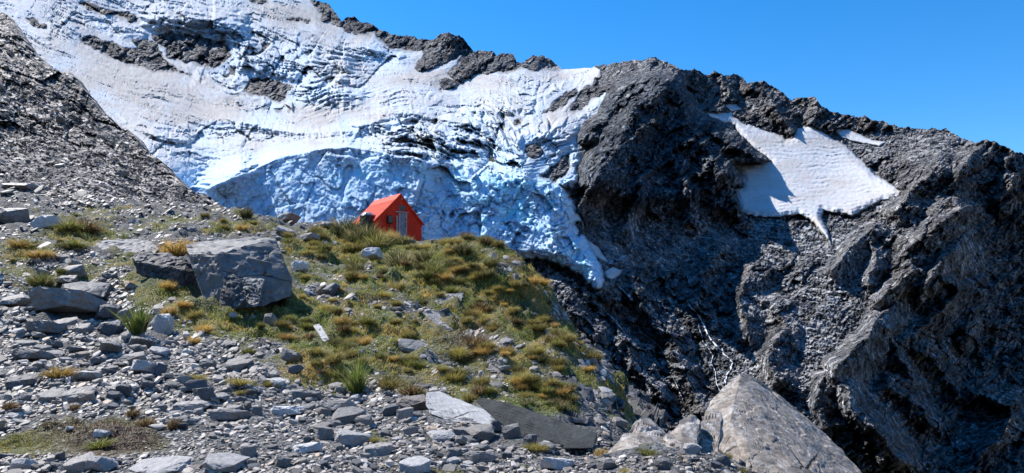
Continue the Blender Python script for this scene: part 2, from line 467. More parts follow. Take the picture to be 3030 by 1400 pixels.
ext = {}
def rock_relief(P, U, V, amt=1.0):
    P = flatP(U, V, .20)
    big = fbm(P / 60, 4, 21, .5)
    f1, e1, r1 = facet(P / np.array([15., 20., 11.]) + .12 * fbm(P / 16, 2, 25)[..., None], 31, 1.1, .35)
    c, s = math.cos(.75), math.sin(.75)
    PR = np.stack([(P[..., 0] * c + P[..., 2] * s) / 2.4, P[..., 1] / 1.4, -P[..., 0] * s + P[..., 2] * c], -1)
    f2, e2, r2 = facet(PR / 4.2 + .05 * fbm(P / 5, 2, 26)[..., None], 33, 1.0, .4)
    st = dirnoise(P, .75, 4.0, 9, 41, 4)
    st2 = dirnoise(P, -.9, 3.0, 14, 47, 3)
    fine = fbm(P / 3.0, 3, 51, .6)
    def beds(th, sd):
        out = 0
        wx = 26 * fbm(P / 13, 3, sd) + 9 * fbm(P / 3.6, 2, sd + 1)
        for lam_, a_, pm in ((52, 6.5, 34), (21, 3.1, 16), (8.5, 1.35, 8)):
            cc = (U * math.sin(th) + V * math.cos(th) + wx * (1 if lam_ > 30 else .75)) / lam_
            # blocks along the bed, each set back a little differently
            al = (U * math.cos(th) - V * math.sin(th)) / (lam_ * 2.6)
            k_ = np.floor(cc)
            al = al + _hash(k_.astype(np.int64), k_.astype(np.int64) * 0, k_.astype(np.int64) * 0, sd) % np.uint32(97) / 97.
            kb = np.floor(al)
            rr = (_hash(k_.astype(np.int64), kb.astype(np.int64), k_.astype(np.int64) * 0, sd + 5) % np.uint32(255)) / 255. - .5
            f = cc - k_
            sw_ = np.where(f < .74, -.5 + f / .74, .5 - (f - .74) / .26)
            out = out + a_ * (sw_ + .9 * rr) * smooth(-.25, .35, fbm(P / pm + 3, 2, sd + 2))
        return out
    bd = beds(.72, 311) * (1 - wR0(U, V)) + beds(-.75, 321) * wR0(U, V)
    wR = smooth(1500, 1750, U) * smooth(800, 1000, V) * (1 - smooth(2150, 2400, U))      # gorge: ribs fall to the right
    strat = st * (1 - wR) + st2 * wR * 1.3
    f3, e3, r3 = facet(PR / 1.7, 35, 1.1, .4)
    rid = fbm(P / 26, 6, 53, .62, 2.05, True)
    st3 = dirnoise(P, .6, 3.5, 4.0, 57, 3)
    ext.update(r3=r3, bd=bd)
    return amt * (9.0 * big + 5.2 * f1 + 3.4 * f2 + 1.9 * f3 + 1.5 * bd + 2.0 * strat * smooth(-.2, .45, fbm(P / 50 + 9, 2, 58)) + 3.0 * rid + 4.5 * st3 * (1 - wR) * smooth(-.1, .4, fbm(P / 40 + 19, 2, 59)) + .9 * fine), r1, r2, strat, big

# ---- smooth debris fans
SCREE = [(2480,760,60,120,1),(2620,640,120,60,.5),(2560,900,60,160,.9),(2000,735,260,50,1),(1790,690,50,110,.9),(2260,700,60,60,.9),(2330,720,160,70,.8),(2700,430,190,45,.9),(2400,1000,90,140,.7),(1900,700,200,60,.8),(2180,1030,90,120,.6),
         (2650,900,50,70,.6),(2440,850,70,110,.8),(2250,900,60,80,.7),(2850,760,80,60,.7),(2330,600,60,50,.3),(2350,330,110,40,.0),(1850,210,110,30,.5)]

du = 2.7
us = np.arange(-70, 3105, du)
NV = 560
q = np.linspace(0, 1, NV)
jag = 7.5 * fbm(np.stack([us / 26, us * 0, us * 0], -1), 4, 5, .6) + 6.0 * np.abs(noise(np.stack([us / 11, us * 0 + 3, us * 0], -1), 8))
jagw = np.where((us > 1664) & (us < 1757), .15, 1.0) * np.where(us < 905, 0, 1)
skyv = np.interp(us, SKYA[:, 0], SKYA[:, 1]) - jag * jagw
U = np.repeat(us[:, None], NV, 1)
V = skyv[:, None] + (1455 - skyv[:, None]) * q[None, :]
TB = mdepth(U, V)
P0 = unproj(U, V, TB)
relief, r1, r2, strat, big = rock_relief(P0, U, V)

wob = np.stack([U / 22, V / 22, U * 0], -1)
edge_n = 8.5 * fbm(wob, 5, 61, .62)
def ice_sd(U, V, edge_n):
    g = sdist(U, V, GLACIER)
    for h in HOLES:
        g = np.minimum(g, -sdist(U, V, h))
    return g + edge_n * smooth(60, 20, np.abs(g))
ICE = ice_sd(U, V, edge_n)
sd_s = sdist(U, V, SNOWFIELD) + edge_n
sd_p = np.full(U.shape, -60.0)
for p in PATCHES:
    sd_p = np.maximum(sd_p, sdist(U, V, p) + .35 * edge_n)
SNOW = np.maximum(sd_s, sd_p)

scree = np.clip(blobs(U, V, SCREE) * 1.25 + .45 * fbm(P0 / 45, 3, 71) , 0, 1) * smooth(1650, 1750, U)
BUTT = [(1700,560),(1716,534),(1706,504),(1727,464),(1752,428),(1709,423),(1711,403),(1732,363),(1772,343),(1807,262),(1860,225),(1960,200),(2010,240),(2060,310),(2110,350),(2180,395),(2235,445),(2290,478),
        (2215,485),(2180,490),(2200,523),(2190,553),(2165,555),(2185,590),(2192,632),(2150,665),(2080,690),(1990,700),(1880,690),(1800,640),(1740,590)]
sdb = sdist(U, V, BUTT)
butt = smooth(-12, 28, sdb - 0) * 0 + np.clip((sdb + 12) / (40 + 190 * smooth(470, 690, V)), 0, 1)
butt = butt * butt * (3 - 2 * butt)
rb = ribs(U, V)
icew = np.maximum(smooth(-4, 14, ICE), smooth(-6, 12, SNOW))
amt = (1 - .86 * scree * (1 - butt)) * (1 - .9 * icew)
FP = flatP(U, V, .20)
grit = fbm(FP / 1.5, 2, 81, .7) * 1.2
pull = relief * amt * np.clip(TB / 340, .7, 2.2) + rb * (1 - .9 * icew) * 2.6 + butt * 56 + grit * (.7 + 1.1 * scree) * (1 - icew)
edgefade = 1.0
T = TB - pull + 7.0 * icew + np.maximum(0, 4 - 0) * icew
P = unproj(U, V, T)

# colours: dark schist, browner and paler slabs, grey debris
c_dark = np.array([.046, .049, .055]); c_brown = np.array([.110, .099, .092]); c_grey = np.array([.092, .096, .103]); c_pale = np.array([.22, .215, .21])
k1 = np.clip(.5 + .9 * fbm(P0 / 30, 3, 91) + .35 * (r1 - .5), 0, 1)[..., None]
k2 = np.clip(.6 * strat + .6 * (r2 - .6), 0, 1)[..., None]
col = c_dark * (1 - k1) + c_grey * k1
warm = np.clip(.35 + 1.2 * fbm(P0 / 40 + 7, 3, 93) + .5 * smooth(2350, 2700, U) - .45 * butt, 0, 1)[..., None]
col = col * (1 - .6 * warm) + c_brown * .6 * warm
col = col * (1 - .45 * k2) + c_pale * .45 * k2
scol = np.array([.135, .139, .146]) * (1 + .35 * grit[..., None])
col = col * (1 - .7 * scree[..., None]) + scol * .7 * scree[..., None]
col = col * (1 - .38 * butt[..., None]) * (1 + .12 * butt[..., None] * np.array([-1, 0, 1.]))  # buttress darkened and blued in its colour, as if in shade
col = mix(col, np.array([.26, .255, .25]), .75 * np.clip((ext['r3'] - .80) * 6, 0, 1) * np.clip(.3 + fbm(FP / 9, 2, 97), 0, 1))
col = mix(col, np.array([.028, .03, .034]), .6 * np.clip((.22 - ext['r3']) * 6, 0, 1))
pebble = smooth(.75, .9, fbm(FP / 1.1, 1, 95) + .0)[..., None] * smooth(-8, -40, ICE)[..., None]
col = col * (1 - .5 * pebble) + np.array([.26, .255, .25]) * .5 * pebble
col = np.clip(col, .02, .6)

# a back to the ridge, so that it is a mountain and not a card
back = []
for k, (dd, dz) in enumerate(((14, 5), (60, 55), (160, 190))):
    Pk = P[:, 0] + np.array([0, dd, -dz]) * 1.0
    back.append(Pk)
Pf = np.concatenate([np.stack(back[::-1], 1), P], 1)
cf = np.concatenate([np.repeat(col[:, :1], 3, 1), col], 1)
n, m = Pf.shape[:2]
M_ROCK = attr_mat('mountain_rock', .9, .12, .35, .65, 1.35, 0, 4)
rubble(M_ROCK, (.22, .62), .68, 2.5, 1.6)
me = build_mesh('mountain', Pf.reshape(-1, 3), [grid_faces(n, m)[:, ::-1]], M_ROCK, True, cf.reshape(-1, 3))
link('mountain', me, kind='structure', label='dark rocky mountain ridge and gorge wall under the blue sky')
print('mountain', time.time() - T0)

# ================================================================== ICE
FLOW = [[(500,570),(612,560),(753,503),(823,468),(941,443),(1023,436),(1106,447),(1176,466),(1270,474),(1376,492),(1447,506),(1529,516),(1611,539),(1690,575)],
[(300,320),(353,359),(529,435),(659,459),(823,441),(1000,406),(1176,406),(1353,459),(1529,506)],
[(180,230),(235,270),(470,365),(706,400),(894,400),(1058,353),(1235,323),(1411,353),(1647,435)],
[(60,130),(118,165),(353,270),(588,341),(823,341),(1000,318),(1235,282),(1470,294),(1647,318)],
[(0,60),(59,70),(294,188),(529,235),(706,306),(882,306),(1117,259),(1294,253),(1529,259),(1764,223)],
[(60,0),(118,24),(411,118),(659,212),(823,235),(1000,235),(1176,212),(1353,206),(1647,212)],
[(235,0),(470,70),(706,94),(823,153),(1000,188),(1176,200)],
[(470,0),(706,47),(882,94),(1058,153),(1235,176)],
[(706,-24),(882,24),(1058,106),(1235,147)]]
fx, fv = [], []
for k, line in enumerate(FLOW):
    for p in line:
        fx.append(p); fv.append(k)
fx += [(1200, 700), (1600, 750), (700, 650), (300, 600), (1500, 620), (0, 400), (1100, 0), (-80, 0)]
fv += [-3.2, -3.0, -1.6, -.5, -1.6, 1.6, 9.5, 5.0]
SFIT = tps_fit(np.array(fx, float) / 1000, np.array(fv, float), 1e-4)

# ice walls: (brow polyline, face height px, strength)
WALLS = [([(413,52),(550,50),(655,64),(720,97),(765,150)],70,1.0),([(780,206),(840,212),(903,224)],38,1.0),([(872,253),(950,260),(1080,292)],48,1.0),([(625,342),(723,363),(810,385),(888,394),(1090,386),(1150,362)],18,1.0),
([(1034,381),(1124,358),(1142,372)],34,1.1),([(1090,340),(1190,334),(1290,346)],22,1.0),([(1150,402),(1230,396),(1300,405)],26,1.0),([(1190,226),(1300,242)],14,1.0),([(1030,143),(1110,150),(1200,165)],34,1.0),
([(1238,629),(1294,597),(1412,601),(1487,628),(1521,657)],110,.9),([(585,549),(640,531),(720,506),(752,500)],60,1.0),([(1400,560),(1470,545),(1540,531)],30,1.0),([(1540,532),(1600,600),(1650,640)],40,.8),
([(900,200),(960,215),(1040,240)],26,1.0),([(960,175),(1000,190),(1060,225)],24,1.0),([(700,150),(780,170),(830,190)],26,1.0),([(1300,350),(1380,365),(1450,390)],20,1.0),([(1250,420),(1350,430),(1430,450)],18,1.0),
([(1140,440),(1240,450),(1330,465)],12,1.0),([(1330,400),(1430,415),(1500,440)],16,1.0),([(400,385),(500,410),(560,415)],14,.8),([(1390,320),(1480,330),(1560,320)],14,.9),([(1560,300),(1620,280),(1680,240)],12,.8),
([(1680,690),(1720,760),(1755,800)],40,.7),([(1560,650),(1620,690),(1690,740)],40,.8),([(1200,560),(1230,540),(1330,550)],40,.7)]
ROUGH = [(640,110,130,70,1),(720,180,130,60,1),(880,225,160,80,1),(1000,185,110,50,.7),(1110,155,90,30,.8),(1350,425,230,75,1),(1500,360,170,60,.8),(1180,410,130,50,.7),(1520,600,260,150,1.3),(1700,760,110,100,1.1),
         (640,400,160,30,.45),(480,430,90,60,.35),(300,60,200,50,.4),(1620,260,110,40,.5),(1600,400,100,50,.5),(1250,300,120,30,.35),(800,270,100,40,.8),(600,60,160,40,.6),(1650,560,80,60,.8)]
BLUE = [(1500,610,290,160,1),(1700,760,100,100,.9),(950,560,420,110,.95),(640,560,160,50,.8),(680,130,60,70,.55),(860,215,110,60,.45),(950,280,110,30,.5),(1350,430,220,60,.4),(1120,380,120,30,.35),(1110,160,90,30,.4),
        (640,95,140,30,.4),(700,370,130,20,.3),(1500,340,110,40,.25),(1690,640,60,80,.7)]
BEIGE = [(420,240,260,90,1),(200,120,110,60,.8),(560,330,160,40,1),(900,330,130,25,1),(1000,110,140,40,.9),(880,50,170,40,.9),(1350,235,280,25,.9),(1600,350,90,35,1),(820,430,160,22,.9),(1000,345,200,40,.8),(700,300,90,30,1),(1250,300,150,20,.5),(560,210,60,40,1),(1600,225,150,16,.9),(430,390,100,30,.6)]
BROWX = np.array(FLOW[0], float)

iu = np.arange(-70, 1860, 2.25)
isky = np.interp(iu, us, skyv)
itop = isky - 1.0
VB = 905
NI = 430
qi = np.linspace(0, 1, NI)
U = np.repeat(iu[:, None], NI, 1)
V = itop[:, None] + (VB - itop[:, None]) * qi
TB = mdepth(U, V)
Pb = flatP(U, V, .17)
edge_n = 8.5 * fbm(np.stack([U / 22, V / 22, U * 0], -1), 5, 61, .62)
ICE = ice_sd(U, V, edge_n)
S = tps_eval(SFIT, np.stack([U, V], -1) / 1000)
R = np.clip(blobs(U, V, ROUGH), 0, 1.3)
sw = S + .26 * fbm(np.stack([U / 95, S * 1.4, U * 0], -1), 5, 111, .55) + .04 * fbm(np.stack([U / 14, S * 8, U * 0], -1), 2, 112)
browy = np.interp(U, BROWX[:, 0], BROWX[:, 1])
dyb = V - browy - 4 * fbm(np.stack([U / 30, U * 0, U * 0], -1), 3, 113)
below = smooth(-3, 10, dyb) * smooth(560, 620, U)
cliff = below * (1 - smooth(1240, 1420, U) * .75)

def saw(qv, w):
    f = qv - np.floor(qv)
    return np.where(f < w, .5 - f / w, -.5 + (f - w) / (1 - w))
pn = lambda a, b, s: np.clip(.5 + 1.1 * fbm(np.stack([U / a, S * b, U * 0], -1), 3, s), 0, 1)
slope = TB / 330.0
dV = np.gradient(V, axis=1)
gT = np.clip(-np.gradient(TB, axis=1) / dV, .12, 1.9)          # metres of depth per pixel of height
gS = np.clip(np.abs(np.gradient(S, axis=1) / dV), .004, .05)
lam = np.clip(gT / gS, 5, 120)                                  # metres of depth per unit of the layering
pz = lambda a, b, s: smooth(.42, .72, pn(a, b, s))
terr = saw(sw * 3.1, .3) * .62 * lam / 3.1 * pn(220, .8, 121) + saw(sw * 8.3 + .4, .34) * .85 * lam / 8.3 * pz(130, 1.5, 123) + saw(sw * 19 + .7, .4) * .45 * lam / 19 * pz(110, 2, 125)
terr = terr * (1 - .55 * np.clip(blobs(U, V, BEIGE), 0, 1)) * (.50 + 1.05 * np.clip(R, 0, 1) * (1 - below)) * (1 - below)
wy = np.zeros(U.shape)
for poly, h, k in WALLS:
    pts = np.array(poly, float)
    b = np.interp(U, pts[:, 0], pts[:, 1]) + 5 * fbm(np.stack([U / 16, U * 0 + h, U * 0], -1), 3, 131)
    dy = V - b
    ew = .22 * (pts[-1, 0] - pts[0, 0]) + 14; en_ = 22 * fbm(np.stack([U / 40, V / 12, U * 0 + h], -1), 2, 133)
    ends = smooth(pts[0, 0] - 20, pts[0, 0] + ew, U + en_) * (1 - smooth(pts[-1, 0] - ew, pts[-1, 0] + 20, U + en_))
    tent = np.where(dy > 0, np.clip(1 - dy / h, 0, 1), np.clip(1 + dy / (1.3 * h), 0, 1) ** 1.5)
    wy = np.maximum(wy, k * ends * tent * h * (1.0 - .5 * below) * np.clip(gT, .15, 1.1))
# serac blocks; squeezed upright so they read as towers and fins
Q = Pb / np.array([15., 40., 17.]) + .25 * fbm(Pb / 14, 2, 141)[..., None]
b1, e1, ra = facet(Q, 143, 1.0, .8)
Q2 = Pb / np.array([6.0, 16., 6.5]) + .25 * fbm(Pb / 6, 2, 145)[..., None]
b2, e2, rb2 = facet(Q2, 147, 1.1, .5)
Q3 = Pb / np.array([2.4, 7., 2.6])
b3, e3, rc = facet(Q3, 149, 1.1, .4)
Rs = np.clip(R, 0, 1.2)
sg = np.clip(gT / .45, .8, 2.6)
ser = sg * Rs * (9.5 * b1 - 2.0 * smooth(.16, .0, e1)) + sg * (.12 + Rs) * (3.2 * b2 - .7 * smooth(.14, 0, e2)) * (1 - .35 * cliff)
ser = ser * (1 - .55 * below)
ser = ser + sg * cliff * (2.6 * b1 + 1.5 * b2 - .8 * smooth(.12, 0, e1))
ser = ser * (1 - .1 * cliff)
# cliff: sloping fluted face with fractures
cx = Pb[..., 0]; cz = Pb[..., 2]
flute = fbm(np.stack([(cx + .5 * cz) / 7, cx * 0, (cz - .5 * cx) / 45], -1), 4, 151, .55, 2.1, True)
flute2 = fbm(np.stack([(cx - .7 * cz) / 3.2, Pb[..., 1] / 30, (cz + .7 * cx) / 20], -1), 3, 157, .6, 2.1, True)
bandz = smooth(70, 8, dyb) * below
cl = cliff * ((1 - .75 * bandz) * (.9 * flute + .5 * flute2) + bandz * 1.0 * saw(dyb / 11 + .4 * fbm(np.stack([U / 60, V / 60, U * 0], -1), 2, 159), .3))
fine = fbm(Pb / np.array([1.6, 3, 1.6]), 3, 161, .6)
sl_ = S + .07 * fbm(np.stack([U / 150, S * .8, U * 0], -1), 3, 190) + .018 * fbm(np.stack([U / 26, S * 6, U * 0], -1), 2, 191)
nl = lambda f, sd, wd: smooth(wd, wd * .2, np.abs(noise(np.stack([U / 380, sl_ * f, U * 0], -1), sd)))
crack = np.maximum(nl(6, 192, .03), nl(14, 193, .055) * .85)
crack = crack * np.clip(.35 + 1.6 * fbm(np.stack([U / 130, S * 2.2, U * 0], -1), 3, 167), 0, 1) * (1 - below)
streak = fbm(np.stack([U / 26, S * 26, U * 0], -1), 3, 163, .55, 2.0, True)
# stepped seracs: flat sunlit tops over blue risers
wv_ = fbm(np.stack([U / 45, V / 45, U * 0], -1), 3, 185); wv2 = fbm(np.stack([U / 15, V / 15, U * 0 + 4], -1), 2, 186)
zser = np.clip(R, 0, 1) * below
step = (saw(-(V + .25 * U + 46 * wv_) / 44, .62) * 9 * smooth(-.2, .3, fbm(np.stack([U / 70, V / 70, U * 0 + 7], -1), 2, 187)) + saw(-(V - .2 * U + 20 * wv_ + 12 * wv2) / 17, .6) * 3.2 * smooth(-.15, .3, fbm(np.stack([U / 40, V / 40, U * 0 + 3], -1), 2, 188)))
pullm = (-step * zser * .6 + terr + ser * slope ** .6 + wy + cl + b3 * (.35 + .6 * np.clip(R, 0, 1) * (1 - .6 * below)) + fine * (.25 + .65 * Rs * (1 - .5 * below) + .25 * below) + streak * .45 * (1 - below) * slope - crack * 1.5 * slope * np.clip(gT, .3, 1.5))
wR_ = smooth(1225, 1345, U)
TF = (274 + (640 - V) * .140) * (1 - wR_) + (266 + (800 - V) * .178) * wR_
bw_ = smooth(1225, 1345, iu); by_ = np.interp(iu, BROWX[:, 0], BROWX[:, 1])
prow = np.interp(U, iu, np.clip(mdepth(iu, by_) - ((274 + (640 - by_) * .140) * (1 - bw_) + (266 + (800 - by_) * .178) * bw_), 0, 45))
cw = smooth(575, 640, U) * (1 - smooth(1620, 1700, U)) * (1 - smooth(800, 860, V))
pullm = pullm + cw * np.where(dyb > 0, np.clip(TB - TF, -8, 45), prow * np.clip(1 + dyb / 70, 0, 1) ** 1.5)
ith = smooth(-6, 34, ICE)
toe = smooth(-4, 40, ICE)
pullm = pullm * (.25 + .75 * toe)
T = TB + 5.0 - (9.0 + 9.0 * ith) * smooth(-7, 4, ICE) - pullm * smooth(-5, 12, ICE)
T = np.where(ICE < -3, TB + 7.5 + 1.2 * np.minimum(0, ICE + 3) * -1, T)
P = unproj(U, V, T)

# ice colours (real colours of old snow, clean ice and blue ice)
beige = np.clip(blobs(U, V, BEIGE) * 1.2 + .7 * fbm(np.stack([U / 150, S * 1.6, U * 0], -1), 4, 171) - .75 * R - .1, 0, 1) * (1 - below)
blue = np.clip(blobs(U, V, BLUE) * .95 + .45 * fbm(Pb / 18, 4, 173), 0, 1)
blue = np.maximum(blue, .45 * smooth(.1, .6, pullm * 0 + np.gradient(T, axis=1) * -1 + .6) * 0)
c_white = np.array([.52, .54, .56]); c_beige = np.array([.455, .425, .395]); c_blue = np.array([.50, .74, .96]); c_turq = np.array([.36, .82, .96])
col = np.broadcast_to(c_white, U.shape + (3,)).copy()
col = mix(col, c_beige, np.clip(beige * 1.1, 0, 1))
col = mix(col, c_blue, blue * .85)
turq = np.clip(blobs(U, V, [(1510,600,110,70,1),(1440,560,80,40,.6),(1700,780,60,60,.8),(1180,520,200,30,.5)]) * (.35 + 1.1 * fbm(Pb / 8, 3, 175)), 0, 1)
col = mix(col, c_turq, turq)
# grit bands that melt out along the layers, and grit washed into the fractures
lines = smooth(.62, .93, fbm(np.stack([U / 80, sw * 17, U * 0], -1), 3, 177, .55, 2.2, True) + .45) * np.clip(.25 + 1.0 * fbm(np.stack([U / 140, S * 2.2, U * 0], -1), 3, 179), 0, 1)
col = mix(col, np.array([.20, .18, .17]), np.clip(lines * .5 * (1 - below), 0, .7))
dirt = smooth(.22, .55, fbm(np.stack([(cx + .8 * cz) / 3, Pb[..., 1] / 20, (cz - .8 * cx) / 9], -1), 4, 181, .6, 2.1, True)) * below
low = blobs(U, V, [(1080,610,200,38,1.1),(1560,720,90,60,.9),(1640,770,120,40,.9),(700,590,150,40,.6),(760,640,260,30,.8),(1480,640,60,30,.3)])
col = mix(col, np.array([.13, .125, .125]), np.clip(dirt * (.34 + .9 * low), 0, .9))
col = mix(col, np.array([.15, .14, .135]), np.clip(smooth(.05, .0, e2) * Rs * .18 + .5 * smooth(.1, .0, e3) * below * low, 0, .7))
col = mix(col, np.array([.20, .22, .26]), .85 * crack)  # crevasse slots darkened in colour too, as shade inside them
deb = blobs(U, V, [(800,325,70,14,1),(760,268,50,30,.9),(700,300,80,14,.7),(1620,470,60,40,.5)]) * smooth(-.1, .4, fbm(Pb / 4, 3, 183))
col = mix(col, np.array([.14, .13, .125]), np.clip(deb * .8, 0, .85))
net = np.maximum(smooth(.055, .012, e2) * .8, smooth(.05, .0, e3) * .55) * below * np.clip(.35 + fbm(Pb / 20, 2, 189) + .4 * R, 0, 1)
col = mix(col, np.array([.10, .20, .36]), np.clip(net, 0, .75))
spk = smooth(8, -2, ICE) * .8
col = mix(col, np.array([.16, .15, .145]), spk)
col = np.clip(col * (1 + .10 * fine[..., None]), .03, .92)
keep = np.zeros((U.shape[0] - 1, NI - 1), bool)
ok = ICE > -9
keep = ok[:-1, :-1] & ok[1:, :-1] & ok[1:, 1:] & ok[:-1, 1:]
fc = grid_faces(*U.shape, keep)[:, ::-1]
v_, f_, c_ = compact(P.reshape(-1, 3), fc, col.reshape(-1, 3))

def ice_mat(name):
    m = attr_mat(name, .85, .06, .5, .93, 1.07, .25, 1.4)
    b = m.node_tree.nodes['Principled BSDF']
    b.inputs['Subsurface Weight'].default_value = .45
    b.inputs['Subsurface Radius'].default_value = (.3, .7, 1.0)
    b.inputs['Subsurface Scale'].default_value = 2.2
    return m
M_ICE = ice_mat('glacier_ice')
me = build_mesh('glacier', v_, [f_], M_ICE, False, c_)
link('glacier', me, kind='structure', label='blue and dirty white glacier tumbling down to an ice cliff behind the hut')
print('glacier', time.time() - T0)

# ---- snow lying on the right-hand mountain
def snow_sheet(name, poly, step, label, edge, thick, dirty):
    pts = np.array(poly, float)
    lo, hi = pts.min(0) - 9, pts.max(0) + 9
    u = np.arange(lo[0], hi[0] + step, step); v = np.arange(lo[1], hi[1] + step, step)
    U, V = np.meshgrid(u, v, indexing='ij')
    en = 5.0 * fbm(np.stack([U / 22, V / 22, U * 0], -1), 4, 61, .6)
    sd = sdist(U, V, poly) + edge * en
    TB = mdepth(U, V); Pb = unproj(U, V, TB)
    th = smooth(-5, 20, sd)
    lay = V + .28 * (U - 2300) * -1 * 0 + 10 * fbm(np.stack([U / 90, V / 90, U * 0], -1), 2, 191)
    ter = saw(-lay / 13, .35) * 2.2 * np.clip(.4 + fbm(np.stack([U / 120, V / 22, U * 0], -1), 3, 193), 0, 1)
    st = fbm(np.stack([U / 30, V / 3.2, U * 0], -1), 3, 195, .6, 2.0, True)
    fn = fbm(Pb / 2.5, 3, 197, .6)
    T = TB + 4.5 - thick * (1.2 + th) * smooth(-6, 3, sd) - (ter + .5 * st + .7 * fn) * th * min(1, thick / 5) - 2.5 * smooth(-5, 1, sd)
    T = np.where(sd < -3, TB + 8, T)
    P = unproj(U, V, T)
    bz = np.clip(.12 + dirty * .4 + .8 * fbm(np.stack([U / 120, V / 40, U * 0], -1), 3, 199), 0, 1)
    col = mix(np.broadcast_to(np.array([.53, .54, .56]), U.shape + (3,)), c_beige, bz)
    ln = smooth(.55, .9, st + .35) * .5
    col = mix(col, np.array([.30, .31, .34]), ln * .9)
    col = mix(col, np.array([.15, .14, .14]), smooth(5, -2, sd) * .6)
    ok = sd > -7
    keep = ok[:-1, :-1] & ok[1:, :-1] & ok[1:, 1:] & ok[:-1, 1:]
    f = grid_faces(*U.shape, keep)[:, ::-1]
    v2, f2, c2 = compact(P.reshape(-1, 3), f, col.reshape(-1, 3))
    link(name, build_mesh(name, v2, [f2], M_ICE, False, c2), kind='structure', label=label)
snow_sheet('snowfield', SNOWFIELD, 2.2, 'broad white snowfield lying on the dark mountain right of the buttress', 1.0, 6, .3)
plab = ['long white snow patch under the right ridge', 'small snow patch behind the buttress summit', 'short snow strip below the ridge crest', 'tiny snow scrap at the foot of the buttress',
        'dirty snow band beside the glacier tongue', 'grubby avalanche snow below the glacier tongue', 'little snow scrap in the shaded bowl']
for k, p in enumerate(PATCHES):
    snow_sheet('snow_patch', p, 1.6, plab[k], .35 if k < 4 else .8, 4.5 if k < 4 else 1.2, .2 if k < 4 else .8)

# ---- meltwater threads on the gorge wall
STREAMS = [([(2030,885),(2046,912),(2063,927),(2080,955),(2088,973),(2100,1000),(2109,1011),(2143,1049),(2160,1062),(2168,1074),(2164,1091),(2150,1110),(2147,1125),(2151,1166),(2158,1190)], 1.15),
([(1823,839),(1842,858),(1861,876),(1870,890)], .7),([(1790,925),(1807,935),(1835,968),(1853,994)], .6),([(1987,1112),(2003,1140),(2010,1160),(2021,1183)], .75),
([(2067,960),(2075,990),(2080,1011),(2096,1030),(2109,1053),(2105,1075),(2116,1100),(2120,1135),(2140,1175)], .5),([(1886,950),(1893,978),(1920,1000),(1945,1020),(1970,1050)], .4),
([(1880,715),(1868,742),(1888,765)], .4)]
M_WATER, nt, b = mat_new('white_water')
b.inputs['Base Color'].default_value = (.78, .82, .86, 1); b.inputs['Roughness'].default_value = .25
nzw = N(nt, 'ShaderNodeTexNoise'); nzw.inputs['Scale'].default_value = .8
rw = N(nt, 'ShaderNodeMapRange'); rw.inputs['To Min'].default_value = .15; rw.inputs['To Max'].default_value = .5
nt.links.new(nzw.outputs['Fac'], rw.inputs['Value']); nt.links.new(rw.outputs[0], b.inputs['Roughness'])
from mathutils.bvhtree import BVHTree
_mt = bpy.data.objects['mountain'].data
MP = np.empty(len(_mt.vertices) * 3, np.float32); _mt.vertices.foreach_get('co', MP)
MP = MP.reshape(len(us), NV + 3, 3)[:, 3:]
def mt_point(u, v):
    i = int(np.clip((u - us[0]) / du, 0, len(us) - 1))
    j = int(np.clip((v - skyv[i]) / (1455 - skyv[i]) * (NV - 1), 0, NV - 1))
    return MP[i, j]
slab_ = ['main white stream twisting down the gorge wall', 'short white trickle below the glacier tongue', 'thin trickle on the rock step left of the stream', 'white trickle low in the gorge',
         'broken side branch beside the main stream', 'faint trickle in the middle of the gorge wall', 'faint rill on the debris below the buttress']
for k, (poly, wd) in enumerate(STREAMS):
    pts = np.array(poly, float)
    s = np.linspace(0, len(pts) - 1, len(pts) * 9)
    pu = np.interp(s, np.arange(len(pts)), pts[:, 0]); pv = np.interp(s, np.arange(len(pts)), pts[:, 1])
    jn = fbm(np.stack([s * 1.1, s * 0 + k, s * 0], -1), 3, 211 + k)
    pu = pu + 2.5 * jn
    wv = 1.05 * wd * np.clip(1.0 + 1.4 * noise(np.stack([s * 2.3, s * 0 + k, s * 0], -1), 221), .12, 2) * np.minimum(1, np.minimum(s, s[-1] - s) * 1.2 + .15)
    vv, ff = [], []
    for i in range(len(s)):
        A = [mt_point(pu[i] + o, pv[i]) for o in (-3, 0, 3)]
        t0 = min(proj(a)[2] for a in A) - .9
        for o, lift in ((-1.9, 0), (0, .35), (1.9, 0)):
            vv.append(unproj(pu[i] + o * wv[i], pv[i], t0 - lift))
        vv.append(unproj(pu[i], pv[i], t0 + 2.5))
        if i:
            a, c = (i - 1) * 4, i * 4
            ff += [(a, a + 1, c + 1, c), (a + 1, a + 2, c + 2, c + 1), (a + 2, a + 3, c + 3, c + 2), (a + 3, a, c, c + 3)]
    link('stream', build_mesh('stream', np.array(vv).reshape(-1, 3), [np.array(ff)], M_WATER, False), kind='structure', label=slab_[k])
print('streams', time.time() - T0)

